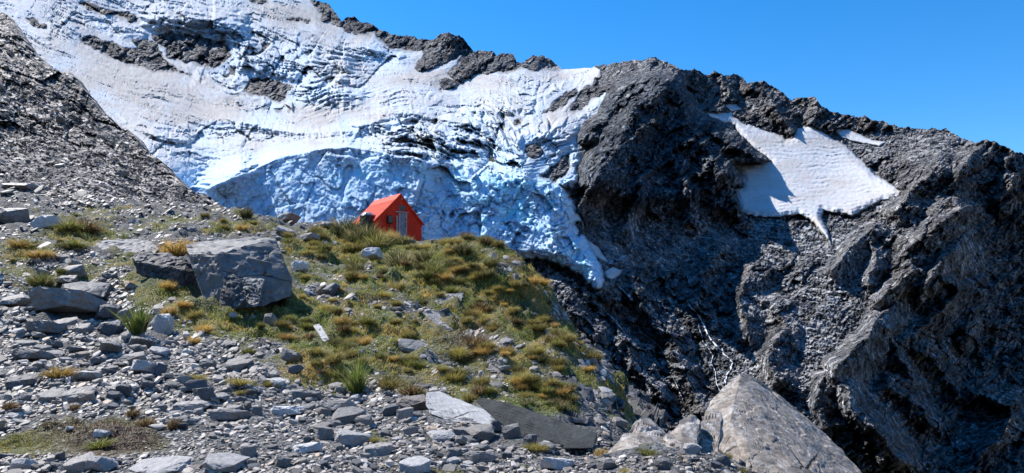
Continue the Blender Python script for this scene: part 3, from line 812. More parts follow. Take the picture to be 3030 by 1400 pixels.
# ================================================================== ROCKY SLOPE ON THE LEFT
EDGE = np.array([(-80,28),(0,36),(25,52),(45,88),(85,146),(150,200),(217,222),(242,262),(272,302),(328,348),(353,373),(403,418),(454,464),(504,509),(545,550),(595,572),(640,600),(700,640)], float)
LC = np.array([(-60,50,140),(0,60,134),(45,95,126),(100,160,118),(217,230,108),(328,350,93),(454,464,77),(595,570,62),(700,640,58),(0,300,90),(0,430,73),(200,400,84),(150,300,98),(0,560,53),(300,560,56.5),(0,640,43.5),(300,640,47.5),
               (600,640,52),(400,500,72),(0,720,40),(400,720,42),(-80,300,88),(-80,560,52)], float)
LFIT = tps_fit(LC[:, :2] / 1000, np.log(LC[:, 2]), 1e-6)
lu = np.arange(-78, 690, 1.9)
ledge = np.interp(lu, EDGE[:, 0], EDGE[:, 1]) - 24 * fbm(np.stack([lu / 90, lu * 0, lu * 0], -1), 5, 231, .6) - 7 * np.abs(noise(np.stack([lu / 8, lu * 0, lu * 0], -1), 233))
NL = 330
U = np.repeat(lu[:, None], NL, 1)
V = ledge[:, None] + (665 - ledge[:, None]) * np.linspace(0, 1, NL)
TB = np.exp(tps_eval(LFIT, np.stack([U, V], -1) / 1000))
Pb = flatP(U, V, .036)
big = fbm(Pb / 14, 4, 241)
c, s = math.cos(-.6), math.sin(-.6)
PR = np.stack([(Pb[..., 0] * c + Pb[..., 2] * s) / 2.2, Pb[..., 1] / 1.5, -Pb[..., 0] * s + Pb[..., 2] * c], -1)
f1, e1, r1 = facet(PR / 3.0 + .4 * fbm(Pb / 4, 2, 243)[..., None], 245, 1.1, .4)
f2, e2, r2 = facet(PR / .95 + .3 * fbm(Pb / 1.5, 2, 247)[..., None], 249, 1.1, .45)
f3, e3, r3 = facet(Pb / .42, 251, 1.0, .5)
st = dirnoise(Pb, -.45, 4, 1.8, 253, 4)
rub = smooth(-.15, .25, fbm(Pb / 9 + 3, 3, 255) + .25 * smooth(60, 10, V - ledge[:, None]))      # broken rubble vs. polished bedrock
rid = fbm(Pb / 3.2, 5, 254, .6, 2.05, True)
fL, eL, rL = facet(PR / 6.5 + .15 * fbm(Pb / 4, 2, 265)[..., None], 266, 1.2, .5)
pull = 4.5 * big + 1.2 * rid + 2.6 * fL + (1.3 + .6 * (1 - rub)) * f1 + 1.1 * f2 * (.5 + .8 * rub) + .45 * f3 + .8 * st + .35 * fbm(Pb / .4, 2, 257)
al_ = 20 * fbm(Pb / 1.6, 3, 261) + 6 * fbm(Pb / .5, 2, 262)
for lam_, a_ in ((44, 1.5), (17, .75), (7, .3)):
    cc = (U * math.sin(-.5) + V * math.cos(-.5) + al_) / lam_; k_ = np.floor(cc); f = cc - k_
    ab = np.floor((U * math.cos(-.5) - V * math.sin(-.5)) / (lam_ * 2.4) + k_ * .37)
    rr = (_hash(k_.astype(np.int64), ab.astype(np.int64), k_.astype(np.int64) * 0, 263) % np.uint32(255)) / 255. - .5
    pull = pull + a_ * (np.where(f < .74, -.5 + f / .74, .5 - (f - .74) / .26) + .9 * rr) * smooth(-.3, .3, fbm(Pb / (lam_ * .05) + 3, 2, 264))
lowfade = smooth(665, 600, V)
P = unproj(U, V, TB - pull * .75 * np.clip(TB / 85, .6, 1.5) * (.45 + .55 * lowfade) + 1.0 * (1 - lowfade))
cA = np.array([.27, .25, .232]); cB = np.array([.145, .138, .134]); cC = np.array([.30, .285, .27])
k = np.clip(.45 + 1.4 * fbm(Pb / 9, 3, 259) - .45 * rub + .5 * (rL - .5), 0, 1)[..., None]
col = cB * (1 - k) + cA * k
col = mix(col, cC, np.clip((r3 - .86) * 6, 0, .8) * (.3 + .7 * rub))
col = mix(col, cC * .8, np.clip((r2 - .8) * 4, 0, .5))
back = [P[:, 0] + np.array([a * .35, a * .9, -z]) for a, z in ((1.5, .6), (7, 6), (20, 22), (40, 60))]
Pf = np.concatenate([np.stack(back[::-1], 1), P], 1); cf = np.concatenate([np.repeat(col[:, :1], 4, 1), col], 1)
M_LROCK = attr_mat('slope_rock', .85, .15, 1.6, .75, 1.25, .03, 9)
rubble(M_LROCK, (1.1, 3.2), .55, 2.1, .8)
me = build_mesh('rocky_slope', Pf.reshape(-1, 3), [grid_faces(*Pf.shape[:2])[:, ::-1]], M_LROCK, True, cf.reshape(-1, 3))
link('rocky_slope', me, kind='structure', label='grey brown bedrock and rubble slope left of the glacier')
LP = P.copy(); LU, LV = U, V
print('left slope', time.time() - T0)
# ================================================================== THE NEAR SPUR
GC = [(0,1400,7.5),(0,1250,10.5),(0,1100,14.5),(0,1000,18.5),(0,900,23),(0,800,28),(0,700,35),(0,620,44),(0,570,52),
(-400,1400,7.6),(-400,1000,19),(-400,700,36),(-400,560,54),
(300,1400,7.5),(300,1100,14.6),(300,900,23.5),(300,750,33.5),(300,640,46.5),(300,590,54),
(600,1400,7.5),(600,1250,10.5),(600,1100,15),(600,1000,19),(600,900,24),(600,800,31),(600,700,40),(600,612,52),
(800,640,51),(950,668,51),(900,800,34),(900,1000,20),(900,1200,12),
(1200,1400,7.4),(1200,1300,9.5),(1200,1200,12.5),(1200,1100,16.5),(1200,1000,22),(1200,900,29),(1200,800,38),(1180,760,43),(1110,712,50.6),(1180,711,50.5),(1245,713,50.5),(1300,716,49.5),
(1515,1400,7.4),(1515,1300,9.5),(1515,1200,13),(1515,1100,18),(1515,1000,25),(1515,900,33),(1505,785,45),
(1700,1400,7.3),(1700,1330,9),(1700,1250,12.3),(1700,1150,18),(1690,1050,27),(1690,955,36.5),(1600,860,41.5),
(1850,1400,7.3),(1850,1340,9.1),(1850,1255,14.5),(1850,1185,20.5),(1850,1140,25.5),(2000,1400,7.4),(2000,1345,9.2),(2120,1365,8.6)]
gp = np.array(GC, float)
GW = unproj(gp[:, 0], gp[:, 1], gp[:, 2])
gx = [GW]
def hid(px, Y, z):
    gx.append(np.array([[(px - CX) / F * Y, Y, z]]))
for px, Y, z in [(-400,66,12),(-400,90,8),(0,64,10),(0,85,4),(300,64,8.6),(300,85,1),(600,60,7.2),(600,72,4),(600,90,-6),(950,58,6),(950,70,2),(950,90,-8),(1200,60,5),(1200,72,-1),(1200,95,-12),
                 (1350,58,3.0),(1350,70,-4),(1515,51,2.4),(1515,60,-3),(1515,80,-15),(1700,41,-2),(1700,50,-9),(1700,70,-22),(1850,29,-4),(1850,40,-12),(1850,60,-25),
                 (2000,14,-2.9),(2000,22,-7),(2000,40,-18),(2200,8,-1.75),(2200,11,-2.7),(2200,16,-6),(2200,30,-16),(2500,7,-2.1),(2500,10,-3.5),(2500,16,-8),(2500,40,-26),
                 (3000,6,-2.5),(3000,12,-6.5),(3000,20,-13),(3400,6,-3),(3400,14,-9),(-400,4,-1.62),(0,4,-1.62),(800,4,-1.62),(1515,4,-1.6),(2200,4,-1.65),(2900,4,-1.8),(1515,1.4,-1.6),(-400,1.4,-1.6),(3000,1.4,-1.65)]:
    hid(px, Y, z)
for px in (1100, 1180, 1260):
    hid(px, 54, unproj(1180, 711, 50.5)[2] - .1)
GW = np.concatenate(gx)
GFIT = tps_fit(np.stack([GW[:, 0] / GW[:, 1], np.log(GW[:, 1])], -1), GW[:, 2] / GW[:, 1], 1e-5)

TURF = [(1300,790,300,110,1),(1490,890,210,160,1),(1150,900,270,130,.66),(1040,1020,260,120,.95),(780,950,240,80,.95),(600,935,140,45,.95),(1380,1070,250,100,.9),(1560,1080,130,110,.9),(480,840,110,60,.9),(400,770,130,45,.65),
        (260,705,160,45,.78),(60,740,120,40,.72),(480,660,160,40,.5),(420,900,60,30,.6),(900,780,130,100,.62),(1000,730,140,60,1),(300,645,220,40,.45),(720,665,170,50,.55),(70,1305,140,40,.85),(330,1295,170,60,.95),(180,1255,120,40,.6),(1250,1395,180,20,.5),(1120,1300,90,25,.6),
        (1660,1375,140,25,.4),(880,900,100,140,.62),(120,850,120,60,.45),(1690,980,70,130,1),(1600,1180,120,60,.85),(1480,1150,110,40,.85),(1670,1100,90,80,.9),(1880,1180,90,80,1),(1950,1335,120,14,.6),(180,790,200,70,.5),(1180,1130,120,40,.9)]
def turf_field(px, py, P):
    base = blobs(px, py, TURF)
    n = fbm(P * np.array([.55, .55, .55]), 4, 401, .6)
    str_ = fbm(np.stack([(px + 1.35 * py) / 260, (py - .45 * px) / 42, px * 0], -1), 3, 405, .55)     # stony runnels down the spur
    return np.clip(base * 1.25 - .28 + .62 * n + .55 * str_ * 1.25 * smooth(850, 1000, px), 0, 1) * smooth(.04, .3, base)

ga = np.arange(-.98, .93, .0031)
gl = np.arange(math.log(1.4), math.log(100), .0072)
GA, GL = np.meshgrid(ga, gl, indexing='ij')
Y = np.exp(GL)
Z = tps_eval(GFIT, np.stack([GA, GL], -1)) * Y
GP = np.stack([GA * Y, Y, Z], -1)
pu, pv, _ = proj(GP)
turf = turf_field(pu, pv, GP)
mic = fbm(GP * .35, 3, 411) * .28 + fbm(GP * 1.1, 3, 413) * .12 + fbm(GP * 3.3, 3, 415) * .045
hump = np.maximum(0, fbm(GP * np.array([1.3, 1.3, .8]), 3, 417)) * .40
GP[..., 2] += (mic * np.clip(Y / 14, .45, 1.6) + hump * turf * np.clip(Y / 18, .3, 1.2)) * smooth(1.4, 5, Y) * (1 - .92 * blobs(pu, pv, [(1185,705,140,45,1)]) * smooth(40, 46, Y))
ghump = fbm(GP * 1.7, 4, 421, .6)
GZ = GP[..., 2]
g_soil = np.array([.045, .043, .04]); g_grey = np.array([.12, .123, .126]); g_moss = np.array([.10, .09, .02]); g_gold = np.array([.22, .15, .04]); g_green = np.array([.065, .08, .018]); g_brown = np.array([.055, .036, .02])
k = np.clip(.5 + .9 * ghump, 0, 1)
gcol = mix(np.broadcast_to(g_soil, GP.shape).copy(), g_grey, k)
k2 = np.clip(.5 + 1.0 * fbm(GP * .8 + 5, 4, 423), 0, 1)
tcol = mix(mix(np.broadcast_to(g_green, GP.shape).copy(), g_moss, k2), g_gold, smooth(.25, .7, fbm(GP * .5 + 9, 3, 425)))
brownw = blobs(pu, pv, [(330,1300,170,60,.9),(1250,1395,150,25,.5),(1400,1020,90,60,.8),(1180,1130,90,40,.4)])
tcol = mix(tcol, g_brown, brownw)
gcol = mix(gcol, tcol, smooth(.12, .5, turf))
M_GROUND, nt, b = mat_new('stony_ground')
at = N(nt, 'ShaderNodeAttribute', attribute_name='col'); tc = N(nt, 'ShaderNodeTexCoord')
vo = N(nt, 'ShaderNodeTexVoronoi'); vo.inputs['Scale'].default_value = 14; vo.inputs['Randomness'].default_value = 1
vo2 = N(nt, 'ShaderNodeTexVoronoi'); vo2.inputs['Scale'].default_value = 34
nt.links.new(tc.outputs['Object'], vo.inputs['Vector']); nt.links.new(tc.outputs['Object'], vo2.inputs['Vector'])
sep = N(nt, 'ShaderNodeSeparateColor'); nt.links.new(vo2.outputs['Color'], sep.inputs['Color'])
mr = N(nt, 'ShaderNodeMapRange'); mr.inputs['To Min'].default_value = .45; mr.inputs['To Max'].default_value = 1.6
nt.links.new(sep.outputs[0], mr.inputs['Value'])
mx = N(nt, 'ShaderNodeVectorMath', operation='SCALE'); nt.links.new(at.outputs['Color'], mx.inputs[0]); nt.links.new(mr.outputs[0], mx.inputs['Scale'])
nt.links.new(mx.outputs[0], b.inputs['Base Color']); b.inputs['Roughness'].default_value = .85
ad = N(nt, 'ShaderNodeMath', operation='MULTIPLY_ADD'); ad.inputs[1].default_value = .5
nt.links.new(vo2.outputs['Distance'], ad.inputs[0]); nt.links.new(vo.outputs['Distance'], ad.inputs[2])
bp = N(nt, 'ShaderNodeBump'); bp.inputs['Distance'].default_value = .05; bp.inputs['Strength'].default_value = 1; bp.invert = True
nt.links.new(ad.outputs[0], bp.inputs['Height']); nt.links.new(bp.outputs[0], b.inputs['Normal'])
me = build_mesh('ground', GP.reshape(-1, 3), [grid_faces(*GA.shape)], M_GROUND, False, gcol.reshape(-1, 3))
link('ground', me, kind='structure', label='stony alpine spur with gravel and turf, falling away to the gorge')

def ground_z(x, y):
    y = np.maximum(y, 1.45)
    i = np.clip((x / y - ga[0]) / .0031, 0, len(ga) - 1.01); j = np.clip((np.log(y) - gl[0]) / .0072, 0, len(gl) - 1.01)
    i0 = i.astype(int); j0 = j.astype(int); fi = i - i0; fj = j - j0
    return (GZ[i0, j0] * (1 - fi) * (1 - fj) + GZ[i0 + 1, j0] * fi * (1 - fj) + GZ[i0, j0 + 1] * (1 - fi) * fj + GZ[i0 + 1, j0 + 1] * fi * fj)
_ts = np.exp(np.linspace(math.log(3.5), math.log(75), 420))
def ground_hit(px, py):
    px = np.atleast_1d(np.asarray(px, float)); py = np.atleast_1d(np.asarray(py, float))
    out = np.full(len(px), np.nan)
    for s in range(0, len(px), 8000):
        R_ = unproj(px[s:s + 8000, None], py[s:s + 8000, None], _ts[None])
        below_ = R_[..., 2] < ground_z(R_[..., 0], R_[..., 1])
        j = np.argmax(below_, 1)
        hit = below_.any(1) & (j > 0)
        r = np.arange(len(j)); jm = np.maximum(j - 1, 0)
        a = R_[r, jm, 2] - ground_z(R_[r, jm, 0], R_[r, jm, 1]); c = ground_z(R_[r, j, 0], R_[r, j, 1]) - R_[r, j, 2]
        w = a / (a + c + 1e-9)
        out[s:s + 8000] = np.where(hit, _ts[jm] * (1 - w) + _ts[j] * w, np.nan)
    return out
def tilt_at(x, y, e=.25):
    zx = (ground_z(x + e, y) - ground_z(x - e, y)) / (2 * e); zy = (ground_z(x, y + e) - ground_z(x, y - e)) / (2 * e)
    return zx, zy
print('ground', time.time() - T0)

# ================================================================== STONES
def hull_bm(pts):
    bm = bmesh.new()
    for p in pts: bm.verts.new(p)
    r = bmesh.ops.convex_hull(bm, input=bm.verts)
    junk = [g for g in set(r['geom_interior'] + r['geom_unused']) if isinstance(g, bmesh.types.BMVert) and g.is_valid]
    bmesh.ops.delete(bm, geom=junk, context='VERTS')
    return bm

def template(seed, flat_, npt=15):
    r = np.random.default_rng(seed)
    asp = r.uniform(.55, .9)
    p = []
    for lay, (z, sc_) in enumerate(((1, r.uniform(.72, .92)), (.35, 1.0), (-1, r.uniform(.8, .95)))):
        n_ = int(r.integers(5, 8))
        a = np.sort(r.uniform(0, 2 * math.pi, n_)) if lay else np.arange(n_) * 2 * math.pi / n_ + r.uniform(-.35, .35, n_)
        rad = sc_ * r.uniform(.78, 1.05, n_)
        ca, sa = np.cos(a), np.sin(a)
        sq = (np.abs(ca) ** 3 + np.abs(sa) ** 3) ** (-1 / 3)
        for k_ in range(n_):
            zz = z * flat_ * (1 + r.normal(0, .10)) + (ca[k_] * rad[k_] * flat_ * .22 if z > 0 else 0)
            p.append((ca[k_] * sq[k_] * rad[k_], sa[k_] * sq[k_] * rad[k_] * asp, zz))
    p = np.array(p)
    bm = hull_bm(p)
    bm.verts.index_update()
    v = np.array([x.co[:] for x in bm.verts]); f = np.array([[q_.index for q_ in x.verts] for x in bm.faces])
    bm.free()
    return v, f

def rock_mesh(name, pts, mat, cuts=2, amp=.05, seed=0, scale=1.0, strata=None, levels=1, flat=True, cols=None):
    """hull -> subdivided -> rounded a touch -> chipped by facets, layering and noise (pts in metres)"""
    bm = hull_bm(pts)
    bmesh.ops.dissolve_limit(bm, angle_limit=.08, verts=bm.verts, edges=bm.edges)
    bmesh.ops.triangulate(bm, faces=bm.faces)
    for _ in range(levels):
        L = np.median([e.calc_length() for e in bm.edges])
        big_e = [e for e in bm.edges if e.calc_length() > L * .55]
        bmesh.ops.subdivide_edges(bm, edges=big_e, cuts=cuts, use_grid_fill=True)
        bmesh.ops.triangulate(bm, faces=bm.faces)
    bmesh.ops.smooth_vert(bm, verts=bm.verts, factor=.2, use_axis_x=True, use_axis_y=True, use_axis_z=True)
    bm.normal_update(); bm.verts.index_update()
    v = np.array([x.co[:] for x in bm.verts]); n_ = np.array([x.normal[:] for x in bm.verts])
    f = np.array([[q_.index for q_ in x.verts] for x in bm.faces]); bm.free()
    Q = v / scale + seed * 3.7
    d = .8 * fbm(Q * 1.4, 4, 501 + seed, .6) + .55 * facet(Q * 2.1, 503 + seed, 1, .3)[0] + .25 * facet(Q * 6, 505 + seed, 1, .3)[0]
    if strata is not None:
        ax = np.array(strata, float); ax /= np.linalg.norm(ax)
        h = v @ ax / scale * 5.0 + .5 * fbm(Q * .9, 2, 507)
        g_ = noise(np.stack([h * .9, Q[:, 0] * .3, Q[:, 1] * .3], -1), 521 + seed)
        d = d + .5 * fbm(np.stack([h * 1.0, Q[:, 0] * .25, Q[:, 1] * .25], -1), 3, 509 + seed, .6, 2.1, True) - 1.3 * smooth(.05, .0, np.abs(g_ - .12)) - .9 * smooth(.04, .0, np.abs(noise(Q * .8, 531 + seed)))
    v = v + n_ * (amp * d)[:, None]
    return build_mesh(name, v, [f], mat, flat, cols)

def stone_mat(name, base, rough=.6, spec=.32, rand=.28, vein=.25, sc=5.0):
    m = attr_mat(name, rough, spec, sc, .68, 1.32, .02, 14, 8, base=base, rand=rand)
    nt = m.node_tree; b = nt.nodes['Principled BSDF']
    # pale quartz veins and lichen spots
    tc = N(nt, 'ShaderNodeTexCoord')
    w = N(nt, 'ShaderNodeTexNoise'); w.inputs['Scale'].default_value = sc * .45; w.inputs['Detail'].default_value = 5; w.inputs['Distortion'].default_value = 1.2
    nt.links.new(tc.outputs['Object'], w.inputs['Vector'])
    cr = N(nt, 'ShaderNodeValToRGB'); e = cr.color_ramp.elements
    e[0].position = .47; e[0].color = (0, 0, 0, 1); e[1].position = .5; e[1].color = (1, 1, 1, 1); x = e.new(.53); x.color = (0, 0, 0, 1)
    nt.links.new(w.outputs['Fac'], cr.inputs['Fac'])
    mm = N(nt, 'ShaderNodeMix', data_type='RGBA'); mm.inputs['B'].default_value = (.42, .42, .42, 1)
    src = b.inputs['Base Color'].links[0].from_socket
    ml = N(nt, 'ShaderNodeMath', operation='MULTIPLY'); ml.inputs[1].default_value = vein
    nt.links.new(cr.outputs['Color'], ml.inputs[0]); nt.links.new(ml.outputs[0], mm.inputs['Factor'])
    nt.links.new(src, mm.inputs['A']); nt.links.new(mm.outputs['Result'], b.inputs['Base Color'])
    return m
M_ST = [stone_mat('grey_stone', (.285, .26, .235)), stone_mat('blue_grey_stone', (.18, .172, .162)), stone_mat('pale_stone', (.50, .48, .46)), stone_mat('tan_stone', (.31, .26, .215)), stone_mat('dark_stone', (.10, .105, .115))]
M_BIG = stone_mat('boulder_grey', (.175, .172, .168), .65, .25, .08, .35, 2.2)
M_BIGDARK = stone_mat('boulder_dark', (.065, .066, .069), .65, .25, .08, .25, 2.2)
M_SLAB = stone_mat('shaded_slab', (.04, .045, .046), .75, .15, .05, .04, 2.2)  # base colour darkened to stand in for shade on the slab's face
M_BIGPALE = stone_mat('boulder_pale', (.34, .335, .33), .65, .25, .08, .3, 2.6)
M_LICH = stone_mat('boulder_lichen', (.22, .19, .16), .7, .3, .06, .45, 3.2)
for m_, sc_ in ((M_BIG, .5), (M_BIGDARK, .6), (M_BIGPALE, .7), (M_LICH, .45)):
    cracks(m_, sc_, .03, .05)
# lichen plates on the brink boulders
nt = M_LICH.node_tree; b = nt.nodes['Principled BSDF']
tc = N(nt, 'ShaderNodeTexCoord'); vo = N(nt, 'ShaderNodeTexVoronoi'); vo.inputs['Scale'].default_value = 13
mp = N(nt, 'ShaderNodeMapping'); mp.inputs['Scale'].default_value = (1, 1, 1.7)
nt.links.new(tc.outputs['Object'], mp.inputs['Vector']); nt.links.new(mp.outputs[0], vo.inputs['Vector'])
sp = N(nt, 'ShaderNodeSeparateColor'); nt.links.new(vo.outputs['Color'], sp.inputs['Color'])
mr = N(nt, 'ShaderNodeMapRange'); mr.inputs['From Min'].default_value = .0; mr.inputs['To Min'].default_value = .72; mr.inputs['To Max'].default_value = 1.5
nt.links.new(sp.outputs[0], mr.inputs['Value'])
src = b.inputs['Base Color'].links[0].from_socket
mx = N(nt, 'ShaderNodeVectorMath', operation='SCALE'); nt.links.new(src, mx.inputs[0]); nt.links.new(mr.outputs[0], mx.inputs['Scale'])
nt.links.new(mx.outputs[0], b.inputs['Base Color'])
M_SCREE = attr_mat('scree_stone', .6, .32, 9, .75, 1.25)

# ---- boulders with a shape of their own, from outline points with distances
RK = []
def custom(name, pts, mat, label, cat='boulder', amp=.05, seed=1, scale=1.0, cuts=3, levels=2, strata=None, group=None, seat=True, fwd=1.0):
    A = np.array(pts, float)
    if seat:                                                   # bring it to the ground under its front foot
        o_ = np.where((A[:, 1] > A[:, 1].max() - .16 * np.ptp(A[:, 1])) & (A[:, 2] <= np.median(A[:, 2])))[0]
        if not len(o_): o_ = [int(np.argmax(A[:, 1]))]
        A[:, 2] *= np.nanmedian(ground_hit(A[o_, 0], A[o_, 1]) / A[o_, 2]) * fwd
    P = unproj(*A.T)
    c0 = P.mean(0); c0[2] = P[:, 2].min()
    me = rock_mesh(name, P - c0, mat, cuts, amp, seed, scale, strata, levels)
    o = link(name, me, label=label, cat=cat, group=group, loc=c0)
    lo = np.array(pts)[:, :2].min(0); hi = np.array(pts)[:, :2].max(0)
    if cat != 'crag': RK.append((*lo, *hi) if seat else (lo[0] + .3 * (hi[0] - lo[0]), lo[1], hi[0], lo[1] + .62 * (hi[1] - lo[1])))
    return o
custom('boulder', [(549,722,26.6),(605,714,27.6),(700,709,28),(811,702,27.4),(645,750,24.3),(560,752,24.9),(816,704,26.2),(842,782,25.2),(864,822,25.2),(857,878,24.8),(780,905,23.8),(690,915,23.4),(605,890,24.0),(588,805,24.6),(700,905,27.6),(860,870,28),(600,870,27.6)],
       M_BIG, 'largest grey boulder on the left hillside, flat slanting top and blocky face', amp=.075, seed=1, scale=1.1, strata=(.15, .25, 1))
custom('boulder', [(388,756,25.2),(425,737,25.6),(500,750,25.4),(555,768,25.0),(590,812,24.8),(597,838,24.7),(545,848,24.3),(470,838,24.2),(405,812,24.5),(400,772,24.6),(470,785,24.4),(545,800,24.4),(590,836,26.4),(430,790,26.4)],
       M_BIGDARK, 'wedge shaped dark boulder leaning beside the largest grey boulder', amp=.05, seed=2, scale=1.0, strata=(.3, .2, 1))
custom('boulder', [(272,728,30),(300,712,31.2),(370,708,32),(440,708,31.6),(470,735,30.2),(455,756,29.2),(400,752,29.2),(330,752,29),(275,745,29.2),(400,745,32)],
       M_BIG, 'long layered grey slab boulder behind the golden tussock', amp=.05, seed=3, scale=.8, strata=(.1, .6, 1))
custom('boulder', [(648,880,23.2),(662,818,23.4),(690,812,23.7),(716,830,23.5),(730,880,23.0),(700,912,22.7),(655,905,22.9),(690,850,24.2),(720,900,24)],
       M_BIGDARK, 'dark broken block against the front of the largest grey boulder', amp=.05, seed=4, scale=.7, strata=(.2, 0, 1), fwd=.955)
custom('boulder', [(712,822,23.3),(740,815,23.6),(782,826,23.6),(775,850,23.0),(765,905,22.5),(735,912,22.4),(715,880,22.7),(760,880,23.8)],
       M_BIG, 'cracked grey block fallen from the largest boulder, bright edges', amp=.06, seed=5, scale=.6, strata=(.2, .1, 1), fwd=.955)
custom('boulder', [(1258,1195,13.0),(1262,1160,13.9),(1300,1157,14.1),(1380,1190,13.4),(1440,1215,12.9),(1472,1248,12.1),(1450,1257,11.8),(1330,1246,11.9),(1270,1222,12.4),(1360,1235,13.1)],
       M_BIGPALE, 'pale smooth slab tilted up beside the long dark slab', amp=.022, seed=6, scale=1.0, strata=(.3, 1, .9))
custom('boulder', [(1403,1186,12.8),(1425,1178,12.8),(1500,1190,12.5),(1600,1222,12.0),(1700,1258,11.5),(1766,1280,11.2),(1771,1300,11.1),(1755,1327,10.9),(1640,1327,11.2),(1545,1304,11.6),(1470,1244,12.3),(1440,1192,13.4),(1600,1238,12.7),(1740,1288,11.9)],
       M_SLAB, 'long dark slab leaning on edge above the gravel, shaded face', amp=.028, seed=7, scale=.9, strata=None)
custom('boulder', [(2080,1240,11.6),(2100,1190,12.0),(2135,1150,12.3),(2190,1108,12.6),(2205,1104,12.8),(2245,1122,13.2),(2330,1190,13.2),(2400,1245,12.8),(2450,1290,12.3),(2500,1345,11.6),(2560,1410,10.9),(2590,1460,10.6),(2250,1300,10.6),(2220,1180,11.9),
        (2160,1250,10.8),(2210,1310,10.3),(2240,1420,9.6),(2400,1470,9.4),(2120,1320,10.8),(2090,1320,11.4),(2200,1360,10.1),(2500,1500,9.6)],
       M_LICH, 'huge pointed lichen speckled boulder, pinkish left side, at the brink', amp=.035, seed=8, scale=1.0, cuts=3, levels=3, strata=None, seat=False)
custom('boulder', [(1795,1345,10.6),(1850,1275,11.4),(1895,1232,12.0),(1920,1232,12.2),(1970,1280,12.0),(1975,1300,11.4),(1940,1335,10.6),(1880,1355,10.2),(1960,1335,12.0)],
       M_LICH, 'ridged triangular grey boulder left of the lichen boulders', amp=.022, seed=9, scale=1.2, strata=(.15, .2, 1), fwd=1.02)
custom('boulder', [(1945,1335,10.8),(1970,1285,11.2),(2010,1245,11.6),(2045,1226,11.9),(2070,1235,11.9),(2075,1290,11.3),(2060,1335,10.6),(1990,1345,10.4),(2060,1320,12)],
       M_LICH, 'low rounded pinkish boulder between ridged and pointed boulders', amp=.03, seed=10, scale=1.1, strata=(.6, .1, .7), fwd=1.03)
custom('boulder', [(2062,1325,10.6),(2072,1250,11.4),(2090,1216,11.9),(2112,1208,12),(2135,1225,11.8),(2140,1290,11.2),(2125,1345,10.3),(2080,1345,10.3),(2110,1330,12)],
       M_LICH, 'narrow upright tan boulder against the huge pointed boulder', amp=.03, seed=11, scale=1.1, strata=(.8, .1, .4), fwd=1.04)
custom('boulder', [(1545,875,39.5),(1565,862,40.5),(1590,872,40),(1598,905,38.4),(1590,935,37.2),(1560,925,37.2),(1545,900,38),(1575,900,40.5)],
       M_BIGDARK, 'dark rock outcrop half buried in the tussocks on the spur edge', amp=.10, seed=12, scale=1.0, strata=(.4, .2, 1))
custom('boulder', [(1255,925,27.4),(1275,918,28.0),(1300,928,27.7),(1325,958,26.2),(1340,977,25.4),(1312,981,25.0),(1285,955,26.0),(1262,938,26.8),(1300,965,26.9)],
       M_BIG, 'grey tilted slab in the grass below the hut', amp=.04, seed=13, scale=.8, strata=(.3, 1, 1))
custom('boulder', [(1272,885,31.2),(1315,870,32.2),(1375,866,32.4),(1365,890,30.8),(1340,908,29.8),(1300,898,30.4),(1330,900,31.4)],
       M_BIG, 'broad flat slab lying in the grass, upper of the two below the hut', amp=.05, seed=14, scale=.9, strata=(.2, .6, 1))
custom('boulder', [(925,962,22.4),(945,958,22.6),(962,982,21.4),(974,1005,20.5),(958,1013,20.2),(940,990,21.2),(955,1000,21.4)],
       M_BIGPALE, 'thin white slab standing out in the tussock grass', amp=.02, seed=15, scale=.5, strata=(.2, .6, 1))
custom('boulder', [(1168,1098,17.0),(1185,1092,17.4),(1225,1104,17.0),(1258,1125,16.1),(1262,1142,15.4),(1225,1140,15.5),(1185,1115,16.3),(1225,1130,16.6)],
       M_BIG, 'weathered grey slab in brown grass above the pale slab', amp=.035, seed=16, scale=.6, strata=(.2, .3, 1))
# crags on the steep right flank of the spur
for k, (pts, lab) in enumerate([
    ([(1590,1205,14.8),(1610,1150,16.5),(1650,1118,18.4),(1700,1122,18.6),(1730,1160,17.2),(1745,1215,15.4),(1738,1255,13.8),(1680,1245,13.6),(1620,1225,14.1),(1680,1200,17.5)], 'dark layered crag on the spur above the long dark slab'),
    ([(1700,1010,30.5),(1725,985,31.4),(1760,1020,30.4),(1800,1080,28.4),(1815,1130,26.2),(1790,1160,24.4),(1740,1130,25.2),(1700,1070,27.6),(1770,1110,30)], 'steep dark crag under the grassy edge of the spur'),
    ([(1745,1180,19.8),(1765,1130,22.2),(1800,1120,23),(1830,1175,20.8),(1842,1240,17.2),(1800,1265,16),(1760,1240,17),(1800,1200,20.5)], 'shaded crag beside the lowest grass on the spur'),
    ([(1800,1170,25.4),(1850,1130,27),(1905,1170,25.6),(1960,1230,22.5),(1975,1275,19.6),(1900,1250,20),(1840,1200,22.4),(1900,1220,25)], 'grass topped crag behind the triangular boulder')]):
    custom('crag', pts, M_BIGDARK, lab, 'crag', .26, 20 + k, 2.6, 3, 3, (.8, .2, .7), seat=k == 0)

# ---- boulders and stones given by their outline box in the photograph
T_FLAT = [template(s, f) for s, f in zip(range(100, 112), (.22, .3, .26, .34, .4, .28, .36, .24, .45, .32, .3, .38))]
T_BLOCK = [template(s, f) for s, f in zip(range(130, 138), (.6, .7, .55, .8, .65, .6, .75, .5))]
def rock_lib(kind, ncopies, mats):
    lib = []
    for k in range(ncopies):
        v, f = (T_FLAT + T_BLOCK)[k % 20] if kind == 'any' else ((T_FLAT if kind == 'flat' else T_BLOCK)[k % (12 if kind == 'flat' else 8)])
        lib.append(v)
    return lib
_libcache = {}
def stone_mesh(kind, idx, mi):
    key = (kind, idx, mi)
    if key not in _libcache:
        v = (T_FLAT if kind == 'flat' else T_BLOCK)[idx][0]
        _libcache[key] = rock_mesh('stone', v, M_ST[mi], 2, .03, idx + (40 if kind == 'flat' else 60), .7, (.1, .1, 1) if kind == 'flat' else (.4, .2, 1), 2)
    return _libcache[key]
